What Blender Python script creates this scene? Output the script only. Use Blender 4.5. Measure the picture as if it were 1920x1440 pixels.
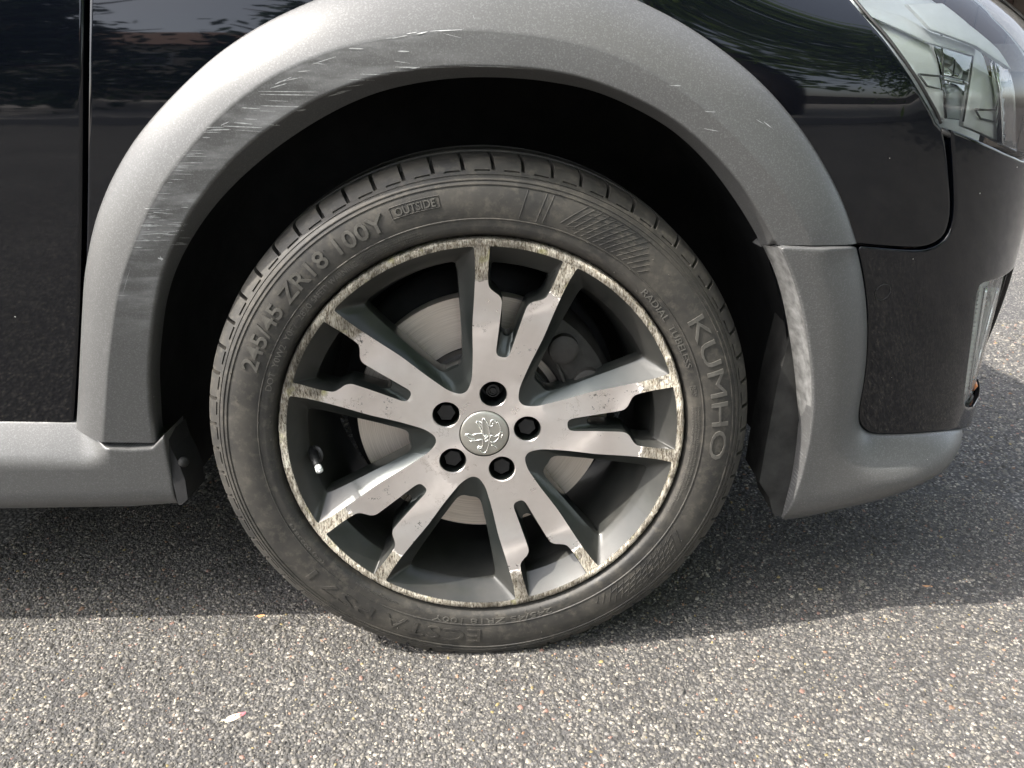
import bpy, bmesh, math, random
import numpy as np
from mathutils import Vector, Matrix, noise as mnoise
from mathutils.geometry import delaunay_2d_cdt
from math import radians, degrees, sin, cos, pi, hypot, atan2, exp

random.seed(7); rng = np.random.default_rng(7)
scene = bpy.context.scene
for o in list(bpy.data.objects): bpy.data.objects.remove(o)
COL = scene.collection

# ------------------------------------------------------------------ camera, sky, sun, exposure
FOCAL = 1400.0                       # pixels on a 1920 px wide frame
YAW, PITCH, STEER = radians(1.5), radians(20.85), radians(2.05)
HUB = Vector((0, 0, .325))
CAM = np.array([.01138, -.82382, .7124])
FW = np.array([sin(YAW)*cos(PITCH), cos(YAW)*cos(PITCH), -sin(PITCH)])
RT = np.array([cos(YAW), -sin(YAW), 0.0]); UP = np.cross(RT, FW)
cd = bpy.data.cameras.new('camera'); cam = bpy.data.objects.new('camera', cd); COL.objects.link(cam)
cd.sensor_width = 36; cd.lens = FOCAL/1920*36; cd.clip_start = .02; cd.clip_end = 600
cam.matrix_world = Matrix(((RT[0], UP[0], -FW[0], CAM[0]), (RT[1], UP[1], -FW[1], CAM[1]), (RT[2], UP[2], -FW[2], CAM[2]), (0, 0, 0, 1)))
cd.dof.use_dof = True; cd.dof.focus_distance = .9; cd.dof.aperture_fstop = 16
scene.camera = cam
SUN_TRAVEL = Vector((.90, .24, -1.0)).normalized()
to_sun = -SUN_TRAVEL
SUN_ELEV = math.asin(to_sun.z); SUN_AZ = atan2(to_sun.x, to_sun.y)
w = bpy.data.worlds.new('World'); scene.world = w; w.use_nodes = True
wn = w.node_tree; bg = wn.nodes['Background']
sky = wn.nodes.new('ShaderNodeTexSky'); sky.sky_type = 'NISHITA'; sky.sun_disc = False
sky.sun_elevation = SUN_ELEV; sky.sun_rotation = SUN_AZ
sky.air_density = 1.0; sky.dust_density = 3.0; sky.ozone_density = .4
hs = wn.nodes.new('ShaderNodeHueSaturation'); hs.inputs['Saturation'].default_value = .5      # pale, hazy summer sky
wn.links.new(sky.outputs[0], hs.inputs['Color']); wn.links.new(hs.outputs[0], bg.inputs[0]); bg.inputs[1].default_value = .15
sl = bpy.data.lights.new('sun', 'SUN'); sl.energy = 2.05; sl.angle = radians(.53); sl.color = (1, .945, .86)
so = bpy.data.objects.new('sun', sl); COL.objects.link(so)
so.rotation_euler = SUN_TRAVEL.to_track_quat('-Z', 'Y').to_euler()
vs = scene.view_settings; vs.view_transform = 'Standard'; vs.look = 'None'; vs.gamma = 1; vs.use_curve_mapping = False
vs.exposure = 2.2
scene.render.engine = 'CYCLES'
scene.cycles.use_denoising = True
scene.cycles.max_bounces = 6; scene.cycles.diffuse_bounces = 3; scene.cycles.glossy_bounces = 3; scene.cycles.caustics_reflective = False; scene.cycles.caustics_refractive = False
scene.cycles.sample_clamp_indirect = 4

# ------------------------------------------------------------------ helpers
def tag(o, label=None, cat=None, group=None, kind=None):
    for k, v in (('label', label), ('category', cat), ('group', group), ('kind', kind)):
        if v: o[k] = v
    return o
def mesh(name, V, F, mats, parent=None, smooth=True, fm=None, sharp=None):
    me = bpy.data.meshes.new(name)
    me.from_pydata([tuple(map(float, v)) for v in V], [], [tuple(int(i) for i in f) for f in F]); me.update()
    if not isinstance(mats, (list, tuple)): mats = [mats]
    for m in mats: me.materials.append(m)
    me.polygons.foreach_set('use_smooth', [smooth]*len(me.polygons))
    if fm is not None: me.polygons.foreach_set('material_index', [int(i) for i in fm])
    if sharp:
        me.set_sharp_from_angle(angle=radians(sharp))
    o = bpy.data.objects.new(name, me); COL.objects.link(o)
    if parent: o.parent = parent
    return o
def empty(name, loc=(0, 0, 0), parent=None):
    o = bpy.data.objects.new(name, None); COL.objects.link(o); o.location = loc; o.empty_display_size = .1
    if parent: o.parent = parent
    return o
class MB:
    def __init__(s): s.V = []; s.F = []; s.fm = []
    def add(s, V, F, m=0):
        k = len(s.V); s.V += [tuple(v) for v in V]; s.F += [tuple(i+k for i in f) for f in F]; s.fm += [m]*len(F); return s
    def box(s, c, d, rot=None, m=0, taper=1.0):
        V = []
        for z in (-.5, .5):
            t = taper if z > 0 else 1
            for x, y in ((-.5, -.5), (.5, -.5), (.5, .5), (-.5, .5)):
                p = Vector((x*d[0]*t, y*d[1]*t, z*d[2]))
                if rot is not None: p = rot @ p
                V.append((c[0]+p.x, c[1]+p.y, c[2]+p.z))
        return s.add(V, [(3, 2, 1, 0), (4, 5, 6, 7), (0, 1, 5, 4), (1, 2, 6, 5), (2, 3, 7, 6), (3, 0, 4, 7)], m)
    def tube(s, pts, rad, n=8, m=0):
        pts = [Vector(p) for p in pts]; rads = rad if isinstance(rad, (list, tuple)) else [rad]*len(pts)
        V = []; F = []
        for i, p in enumerate(pts):
            t = (pts[min(i+1, len(pts)-1)]-pts[max(i-1, 0)]).normalized()
            a = t.orthogonal().normalized() if i == 0 else (a - t*a.dot(t)).normalized()
            b = t.cross(a)
            V += [p+(a*cos(2*pi*k/n)+b*sin(2*pi*k/n))*rads[i] for k in range(n)]
        for i in range(len(pts)-1):
            for k in range(n): F.append((i*n+k, i*n+(k+1) % n, (i+1)*n+(k+1) % n, (i+1)*n+k))
        F.append(tuple(range(n-1, -1, -1))); F.append(tuple((len(pts)-1)*n+k for k in range(n)))
        return s.add(V, F, m)
    def lathe(s, prof, n, m=0, a0=0, a1=2*pi, fn=None):      # about the wheel axis (y); prof = (r, y)
        full = abs(a1-a0-2*pi) < 1e-6; k = n if full else n+1; V = []; F = []
        for i in range(k):
            a = a0+(a1-a0)*i/n
            for r, y in prof:
                if fn: V.append(fn(r, y, a))
                else: V.append((r*cos(a), y, r*sin(a)))
        P = len(prof)
        for i in range(n):
            j = (i+1) % k
            for q in range(P-1): F.append((i*P+q, j*P+q, j*P+q+1, i*P+q+1))
        return s.add(V, F, m)
    def build(s, name, mats, parent=None, smooth=True, sharp=None):
        return mesh(name, s.V, s.F, mats, parent, smooth, s.fm, sharp)
def catmull(P, n, closed=False):
    P = np.array(P, float); out = []; N = len(P)
    segs = N if closed else N-1
    for i in range(segs):
        if closed: p0, p1, p2, p3 = P[i-1], P[i], P[(i+1) % N], P[(i+2) % N]
        else: p0, p1, p2, p3 = P[max(i-1, 0)], P[i], P[i+1], P[min(i+2, N-1)]
        for k in range(n):
            t = k/n
            out.append(.5*((2*p1)+(-p0+p2)*t+(2*p0-5*p1+4*p2-p3)*t*t+(-p0+3*p1-3*p2+p3)*t**3))
    if not closed: out.append(P[-1])
    return np.array(out)
def resample(P, n, closed=False):
    P = np.array(P, float)
    if closed: P = np.vstack([P, P[:1]])
    d = np.r_[0, np.cumsum(np.hypot(*(np.diff(P, axis=0).T)))]
    t = np.linspace(0, d[-1], n+1 if closed else n)
    if closed: t = t[:-1]
    return np.stack([np.interp(t, d, P[:, k]) for k in range(P.shape[1])], 1)
def inside(poly, pts):
    poly = np.asarray(poly); x, y = pts[:, 0], pts[:, 1]; r = np.zeros(len(pts), bool); j = len(poly)-1
    for i in range(len(poly)):
        xi, yi = poly[i]; xj, yj = poly[j]
        c = ((yi > y) != (yj > y)) & (x < (xj-xi)*(y-yi)/(yj-yi+1e-15)+xi); r ^= c; j = i
    return r
def dist_poly(P, pts):              # distance of points to an open polyline
    P = np.asarray(P); pts = np.asarray(pts); best = np.full(len(pts), 1e9)
    for a, b in zip(P[:-1], P[1:]):
        ab = b-a; t = np.clip(((pts-a)@ab)/(ab@ab+1e-15), 0, 1)
        best = np.minimum(best, np.hypot(*(pts-(a+t[:, None]*ab)).T))
    return best
def sstep(a, b, x):
    t = np.clip((np.asarray(x, float)-a)/(b-a), 0, 1); return t*t*(3-2*t)

# ------------------------------------------------------------------ materials
def newmat(name):
    m = bpy.data.materials.new(name); m.use_nodes = True
    nt = m.node_tree; return m, nt, nt.nodes['Principled BSDF']
def N(nt, typ, ins=None, out=0, **at):
    n = nt.nodes.new('ShaderNode'+typ)
    for k, v in at.items(): setattr(n, k, v)
    for k, v in (ins or {}).items():
        s = n.inputs[k]
        if isinstance(v, bpy.types.NodeSocket): nt.links.new(v, s)
        else: s.default_value = v
    return n.outputs[out]
def setb(nt, b, **kw):
    names = dict(color='Base Color', rough='Roughness', metal='Metallic', normal='Normal', coat='Coat Weight', coat_rough='Coat Roughness', spec='Specular IOR Level', aniso='Anisotropic', tangent='Tangent', trans='Transmission Weight', ior='IOR', alpha='Alpha', coat_normal='Coat Normal')
    for k, v in kw.items():
        s = b.inputs[names[k]]
        if isinstance(v, bpy.types.NodeSocket): nt.links.new(v, s)
        else: s.default_value = (*v, 1) if isinstance(v, tuple) and len(v) == 3 and s.type == 'RGBA' else v
def coord(nt, kind='Object', scale=None):
    c = N(nt, 'TexCoord', out=['Generated', 'Normal', 'UV', 'Object'].index(kind))
    if scale: c = N(nt, 'Mapping', {'Vector': c, 'Scale': scale})
    return c
def tex(nt, c, scale, detail=4, rough=.6, dist=0.0):
    return N(nt, 'TexNoise', {'Vector': c, 'Scale': scale, 'Detail': detail, 'Roughness': rough, 'Distortion': dist})
def ramp(nt, fac, stops, interp='LINEAR'):
    n = nt.nodes.new('ShaderNodeValToRGB'); n.color_ramp.interpolation = interp; e = n.color_ramp.elements
    while len(e) < len(stops): e.new(.5)
    for i, (p, c) in enumerate(stops):
        e[i].position = p; e[i].color = (*c, 1) if isinstance(c, tuple) else (c, c, c, 1)
    nt.links.new(fac, n.inputs[0]); return n.outputs[0]
def mix(nt, fac, a, b, mode='MIX'):
    n = nt.nodes.new('ShaderNodeMix'); n.data_type = 'RGBA'; n.blend_type = mode
    for s, v in ((n.inputs[0], fac), (n.inputs[6], a), (n.inputs[7], b)):
        if isinstance(v, bpy.types.NodeSocket): nt.links.new(v, s)
        elif isinstance(v, tuple): s.default_value = (*v, 1)
        else: s.default_value = v
    return n.outputs[2]
def math_(nt, op, a, b=0.0, c=0.0, clamp=False):
    n = nt.nodes.new('ShaderNodeMath'); n.operation = op; n.use_clamp = clamp
    for s, v in zip(n.inputs, (a, b, c)):
        if isinstance(v, bpy.types.NodeSocket): nt.links.new(v, s)
        else: s.default_value = v
    return n.outputs[0]
def bump(nt, h, strength, dist=.001, normal=None):
    i = {'Height': h, 'Strength': strength, 'Distance': dist}
    if normal is not None: i['Normal'] = normal
    return N(nt, 'Bump', i)
def simple(name, color, rough=.5, metal=0.0, var=.15, scale=40, bmp=0.0, **kw):
    m, nt, b = newmat(name); c = coord(nt); n = tex(nt, c, scale)
    lo = tuple(x*(1-var) for x in color); hi = tuple(min(1, x*(1+var)) for x in color)
    setb(nt, b, color=ramp(nt, n, [(.3, lo), (.7, hi)]), rough=rough, metal=metal, **kw)
    if bmp: setb(nt, b, normal=bump(nt, tex(nt, c, scale*6), bmp))
    return m
def specks(nt, c, scale, size):      # sparse small dots
    v = N(nt, 'TexVoronoi', {'Vector': c, 'Scale': scale, 'Randomness': 1.0}, 0)
    vc = N(nt, 'TexVoronoi', {'Vector': c, 'Scale': scale, 'Randomness': 1.0}, 1)
    sep = N(nt, 'SeparateColor', {0: vc}, 0)
    thr = math_(nt, 'MULTIPLY', math_(nt, 'POWER', sep, 7.0), size)
    return math_(nt, 'LESS_THAN', v, thr)

def make_paint():
    m, nt, b = newmat('black_paint'); c = coord(nt); b.inputs['Coat IOR'].default_value = 1.48
    d = specks(nt, c, 70, .05)
    dust = ramp(nt, tex(nt, c, 9, 5, .7), [(.45, 0.0), (.75, 1.0)])
    col = mix(nt, math_(nt, 'MULTIPLY', dust, .002), (.0018, .0024, .0042), (.35, .33, .3))
    setb(nt, b, color=mix(nt, d, col, (.5, .48, .44)), rough=.6, spec=0.0, coat=1.0,
         coat_rough=math_(nt, 'MULTIPLY_ADD', d, .5, .035), coat_normal=bump(nt, tex(nt, c, 9, 1), .012, .004))
    return m
def make_trim():
    m, nt, b = newmat('satin_grey_trim'); c = coord(nt)
    fl = N(nt, 'TexVoronoi', {'Vector': c, 'Scale': 900.0}, 1)
    flake = N(nt, 'SeparateColor', {0: fl}, 0)
    big = tex(nt, c, 5, 4, .6)
    col = mix(nt, big, (.084, .0845, .084), (.100, .1005, .100))
    col = mix(nt, math_(nt, 'MULTIPLY', math_(nt, 'POWER', flake, 4.0), .35), col, (.22, .22, .222))
    sp = specks(nt, c, 55, .05)
    col = mix(nt, sp, col, (.6, .58, .52))
    # sideways abrasion where the arch was scraped (rear half of the lower band)
    uv = N(nt, 'UVMap', uv_map='strip'); su = N(nt, 'SeparateXYZ', {0: uv}, 0); sv = N(nt, 'SeparateXYZ', {0: uv}, 1)
    st = tex(nt, N(nt, 'Mapping', {'Vector': c, 'Scale': (9, 20, 420)}), 1, 3, .65)
    st2 = tex(nt, N(nt, 'Mapping', {'Vector': c, 'Scale': (14, 14, 60)}), 1, 3, .6)
    band = math_(nt, 'MULTIPLY', ramp(nt, su, [(.10, 0.0), (.17, 1.0), (.42, .9), (.56, .25), (.64, 0.0)]), ramp(nt, sv, [(.49, 0.0), (.53, 1.0), (.58, .55), (.82, .75), (.93, 0.0)]))
    scr = math_(nt, 'MULTIPLY', ramp(nt, st, [(.6, 0.0), (.7, 1.0)]), ramp(nt, st2, [(.5, 0.0), (.68, 1.0)]))
    scr = math_(nt, 'MULTIPLY', scr, band)
    haze_ = math_(nt, 'MULTIPLY', math_(nt, 'MULTIPLY', ramp(nt, st2, [(.42, 0.0), (.72, 1.0)]), band), .42)
    col = mix(nt, math_(nt, 'MAXIMUM', scr, haze_), col, (.62, .63, .64))
    n1 = bump(nt, fl, .10, .0004); n2 = bump(nt, tex(nt, c, 260, 3), .12, .0004, n1)
    setb(nt, b, color=col, metal=.12, rough=ramp(nt, big, [(.3, .36), (.7, .44)]), normal=n2)
    return m
def make_machined():
    m, nt, b = newmat('machined_alloy'); c = coord(nt)
    sp = N(nt, 'SeparateXYZ', {0: c}, 0); sz = N(nt, 'SeparateXYZ', {0: c}, 2)
    r = math_(nt, 'SQRT', math_(nt, 'ADD', math_(nt, 'MULTIPLY', sp, sp), math_(nt, 'MULTIPLY', sz, sz)))
    ang = math_(nt, 'ARCTAN2', sz, sp)
    grain = tex(nt, N(nt, 'CombineXYZ', {0: math_(nt, 'MULTIPLY', r, 2600.0), 1: math_(nt, 'MULTIPLY', ang, 3.0)}), 1, 2)
    blot = tex(nt, c, 30, 5, .65)
    col = mix(nt, blot, (.70, .655, .625), (.90, .855, .825))
    # kerb rash: outer ends of the spokes and the lip
    ras_n = tex(nt, c, 34, 6, .75)
    mask = ramp(nt, math_(nt, 'ADD', r, math_(nt, 'MULTIPLY', math_(nt, 'SUBTRACT', ras_n, .5), .045)), [(.196, 0.0), (.2, 1.0)])
    streak = tex(nt, N(nt, 'Mapping', {'Vector': c, 'Rotation': (0, radians(35), 0), 'Scale': (520, 200, 95)}), 1, 4, .7, .8)
    streak2 = tex(nt, N(nt, 'Mapping', {'Vector': c, 'Rotation': (0, radians(-40), 0), 'Scale': (480, 200, 110)}), 1, 4, .7, 1.2)
    sk = math_(nt, 'MAXIMUM', streak, streak2)
    rash = ramp(nt, sk, [(.41, (.07, .057, .044)), (.49, (.44, .375, .285)), (.59, (.95, .89, .77))])
    worn = tex(nt, c, 5.0, 5, .7)
    rash = mix(nt, 1.0, rash, ramp(nt, worn, [(.40, .16), (.5, .6), (.6, 1.15)]), 'MULTIPLY')
    rash = mix(nt, ramp(nt, tex(nt, c, 75, 5, .7), [(.56, 0.0), (.66, .8)]), rash, (.10, .085, .07))
    yel = ramp(nt, tex(nt, c, 38, 2), [(.62, 0.0), (.72, .5)])
    rash = mix(nt, yel, rash, (.62, .6, .28))
    # dark flaked-lacquer spots between
    fz = tex(nt, c, 240, 6, .75); fm_ = tex(nt, c, 24, 2)
    zone = ramp(nt, r, [(.10, 0.0), (.13, 1.0), (.19, 1.0), (.205, 0.0)])
    flk = math_(nt, 'MULTIPLY', math_(nt, 'MULTIPLY', ramp(nt, fz, [(.57, 0.0), (.59, 1.0)]), ramp(nt, fm_, [(.565, 0.0), (.60, 1.0)])), zone)
    # thin creeping corrosion lines
    cr = tex(nt, c, 26, 6, .7); crl = ramp(nt, math_(nt, 'ABSOLUTE', math_(nt, 'SUBTRACT', cr, .5)), [(.0, 1.0), (.006, 0.0)])
    crl = math_(nt, 'MULTIPLY', crl, ramp(nt, tex(nt, c, 16, 2), [(.56, 0.0), (.62, .75)]))
    col = mix(nt, crl, col, (.22, .17, .11)); col = mix(nt, flk, col, (.045, .04, .038))
    col = mix(nt, mask, col, rash)
    metal = math_(nt, 'SUBTRACT', .93, math_(nt, 'MAXIMUM', math_(nt, 'MULTIPLY', mask, .3), flk), clamp=True)
    nb = bump(nt, grain, .05, .0004); nr = bump(nt, math_(nt, 'MULTIPLY', sk, mask), 1.0, .0022, nb)
    setb(nt, b, color=col, metal=metal, rough=mix(nt, mask, mix(nt, blot, (.22,)*3, (.38,)*3), (.5,)*3), normal=nr,
         aniso=.85, tangent=N(nt, 'Tangent', direction_type='RADIAL', axis='Y'))
    return m
def make_pocket():
    m, nt, b = newmat('grey_alloy_paint'); c = coord(nt)
    n = tex(nt, c, 25, 5, .65); f = tex(nt, c, 700, 2)
    col = mix(nt, n, (.020, .024, .023), (.040, .046, .044))
    sx = N(nt, 'SeparateXYZ', {0: c}, 0); sz = N(nt, 'SeparateXYZ', {0: c}, 2)
    r = math_(nt, 'SQRT', math_(nt, 'ADD', math_(nt, 'MULTIPLY', sx, sx), math_(nt, 'MULTIPLY', sz, sz)))
    dust = math_(nt, 'MULTIPLY', ramp(nt, r, [(.15, 0.0), (.225, .85)]), ramp(nt, n, [(.3, .45), (.65, 1.0)]))
    col = mix(nt, math_(nt, 'MULTIPLY', dust, .6), col, (.05, .042, .036))
    setb(nt, b, color=col, metal=math_(nt, 'MULTIPLY_ADD', dust, -.5, .6), rough=math_(nt, 'MULTIPLY_ADD', dust, .3, .3),
         coat=.35, coat_rough=.12, normal=bump(nt, f, .05, .0004))
    return m
def make_rubber():
    m, nt, b = newmat('tyre_rubber'); c = coord(nt)
    n = tex(nt, c, 13, 6, .7); f = tex(nt, c, 500, 3)
    col = mix(nt, ramp(nt, n, [(.35, 0.0), (.7, 1.0)]), (.019, .0186, .018), (.058, .053, .045))
    n2 = tex(nt, c, 90, 5, .7)
    col = mix(nt, ramp(nt, n2, [(.50, 0.0), (.70, .55)]), col, (.098, .088, .072))
    setb(nt, b, color=col, rough=ramp(nt, n, [(.3, .5), (.7, .72)]), spec=.45, normal=bump(nt, f, .12, .0006))
    return m
def make_asphalt():
    m, nt, b = newmat('asphalt'); c = coord(nt)
    v = N(nt, 'TexVoronoi', {'Vector': c, 'Scale': 150.0}, 1); vd = N(nt, 'TexVoronoi', {'Vector': c, 'Scale': 150.0}, 0)
    g = N(nt, 'SeparateColor', {0: v}, 1)
    big = tex(nt, c, 2.2, 5, .6)
    st = ramp(nt, g, [(0.0, (.10, .097, .094)), (.4, (.16, .153, .146)), (.75, (.26, .245, .222)), (.95, (.42, .385, .33))])
    col = mix(nt, ramp(nt, vd, [(.25, 0.0), (.5, 1.0)]), st, (.06, .058, .057))
    col = mix(nt, 1.0, col, ramp(nt, big, [(.3, .8), (.7, 1.15)]), 'MULTIPLY')
    h = math_(nt, 'SUBTRACT', 1.0, vd)
    setb(nt, b, color=col, rough=.85, normal=bump(nt, tex(nt, c, 700, 3), .6, .0015, bump(nt, h, .8, .004)))
    return m
def make_stone():
    m, nt, b = newmat('road_stone')
    a = nt.nodes.new('ShaderNodeAttribute'); a.attribute_name = 'tint'
    c = coord(nt); n = tex(nt, c, 420, 4, .7)
    setb(nt, b, color=mix(nt, .55, a.outputs[0], mix(nt, 1.0, a.outputs[0], ramp(nt, n, [(.3, .45), (.7, 1.35)]), 'MULTIPLY')), rough=.75, spec=.35,
         normal=bump(nt, n, .5, .0012))
    return m
def make_glass():
    m, nt, b = newmat('clear_lens'); nt.nodes.remove(b)
    out = nt.nodes['Material Output']; c = coord(nt)
    nrm = bump(nt, tex(nt, c, 30, 2), .02, .002)
    fr = N(nt, 'Fresnel', {'IOR': 1.5, 'Normal': nrm})
    tr = N(nt, 'BsdfTransparent', {'Color': (.93, .95, .95, 1)}); gl = N(nt, 'BsdfGlossy', {'Roughness': .01, 'Normal': nrm})
    mx = N(nt, 'MixShader', {0: math_(nt, 'MULTIPLY_ADD', fr, .85, .02), 1: tr, 2: gl}); nt.links.new(mx, out.inputs[0])
    return m
def make_disc():
    m, nt, b = newmat('brake_steel'); c = coord(nt)
    sx = N(nt, 'SeparateXYZ', {0: c}, 0); sz = N(nt, 'SeparateXYZ', {0: c}, 2)
    r = math_(nt, 'SQRT', math_(nt, 'ADD', math_(nt, 'MULTIPLY', sx, sx), math_(nt, 'MULTIPLY', sz, sz)))
    g = tex(nt, N(nt, 'CombineXYZ', {0: math_(nt, 'MULTIPLY', r, 900.0), 1: math_(nt, 'MULTIPLY', math_(nt, 'ARCTAN2', sz, sx), 2.0)}), 1, 3)
    setb(nt, b, color=ramp(nt, g, [(.3, (.55, .475, .41)), (.7, (.78, .70, .62))]), metal=.45, rough=.42, normal=bump(nt, g, .12, .0006))
    return m
def make_leaf(name, a, bcol):
    m, nt, b = newmat(name)
    oi = N(nt, 'TexNoise', {'Vector': coord(nt), 'Scale': .9, 'Detail': 3.0})
    setb(nt, b, color=ramp(nt, oi, [(.35, a), (.65, bcol)]), rough=.55)
    tl = N(nt, 'BsdfTranslucent', {'Color': (*[x*1.4 for x in bcol], 1)})
    out = nt.nodes['Material Output']; mx = N(nt, 'MixShader', {0: .3, 1: b.outputs[0], 2: tl}); nt.links.new(mx, out.inputs[0])
    return m
LETTER = None
PAINT, TRIM, MACH, POCKET, RUBBER = make_paint(), make_trim(), make_machined(), make_pocket(), make_rubber()
ASPH, STONE, GLASS, DISC = make_asphalt(), make_stone(), make_glass(), make_disc()
LETTER = simple('letter_rubber', (.078, .074, .066), .45, var=.3, scale=60)
WORN_LIT = simple('scuffed_lit_trim', (.165, .165, .163), .55, var=.5, scale=90, bmp=.25)  # scuffed trim, its colour lightened to stand in for sun on the lip
LINER = simple('black_liner', (.014, .014, .015), .85, var=.4, scale=25, bmp=.3)
DIRTY = simple('dirty_black_plastic', (.018, .018, .017), .7, var=.7, scale=35, bmp=.3)
CAPBLK = simple('black_bolt_cap', (.007, .0072, .008), .42, var=.2)
CASTM = simple('caliper_casting', (.035, .033, .031), .6, .3, var=.3, scale=60, bmp=.3)
CHROME = simple('chrome', (.86, .87, .88), .06, 1.0, var=.02)
SILVER = simple('silver_bezel', (.86, .88, .85), .3, .25, var=.05)
CAPM = simple('cap_alloy', (.46, .45, .41), .34, .8, var=.08, scale=60)
EMB = simple('emblem_alloy', (.95, .94, .90), .25, 1.0, var=.06, scale=90)
AMBER = simple('amber_bulb', (.75, .26, .08), .2, var=.1)
GASKET = simple('black_gasket', (.012, .012, .012), .5)

# ------------------------------------------------------------------ body surface: plan outline with rounded nose, tucked-in below, leaning in above
X0, RC, WID = .40, .40, 1.84
def ss1(a, b, x):
    t = min(1.0, max(0.0, (x-a)/(b-a))); return t*t*(3-2*t)
def g_in(z, s=0.0):
    lo = .17*.05*math.log1p(exp(min(40, (.64-z)/.05)))*(1-.85*ss1(.42, .68, s))
    k = 1.3+4.7*ss1(.12, .52, s)
    u = max(0.0, z-.715); hi = k*u*u if u < .2 else k*.04+(u-.2)*k*.4
    return lo+hi
def plan_dist(x, y):
    y = np.minimum(y, WID-y)
    if x < X0: return y
    if y > RC: return X0+RC-x
    return RC-hypot(x-X0, y-RC)
def body(s, z, off=0.0):
    q = g_in(z, s)-off
    if s <= X0: return (s, q, z)
    a = (s-X0)/RC
    if a <= pi/2: return (X0+(RC-q)*sin(a), RC-(RC-q)*cos(a), z)
    return (X0+RC-q, RC+(s-X0-RC*pi/2), z)
def ray(px, py): return FW*FOCAL+RT*(px-960)-UP*(py-720)
def trace(px, py, off=0.0):          # where a sight line meets the body surface -> (s, z) on that surface
    d = ray(px, py); d = d/np.linalg.norm(d)
    def s_of(P): return P[0] if P[0] <= X0 else (X0+RC*pi/2+P[1]-RC if P[1] > RC else X0+RC*atan2(P[0]-X0, RC-P[1]))
    def F(t): P = CAM+d*t; return plan_dist(P[0], P[1])-g_in(P[2], s_of(P))+off
    hit = None; t = .62
    best = (1e9, .62)
    while t < 2.2:
        f = F(t+.012)
        if abs(f) < best[0]: best = (abs(f), t+.012)
        if f >= 0: hit = (t, t+.012); break
        t += .012
    if hit:
        a, b = hit
        for _ in range(30):
            m_ = (a+b)/2
            if F(m_) < 0: a = m_
            else: b = m_
        t = a
    else: t = best[1]
    P = CAM+d*t
    return np.array([s_of(P), P[2]])
def at_y(px, py, Y):
    d = ray(px, py); return CAM+d*((Y-CAM[1])/d[1])
def on_ground(px, py, z=0.0):
    d = ray(px, py); return CAM+d*((z-CAM[2])/d[2])
def tr(pts, off=0.0): return np.array([trace(x, y, off) for x, y in pts])

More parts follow.
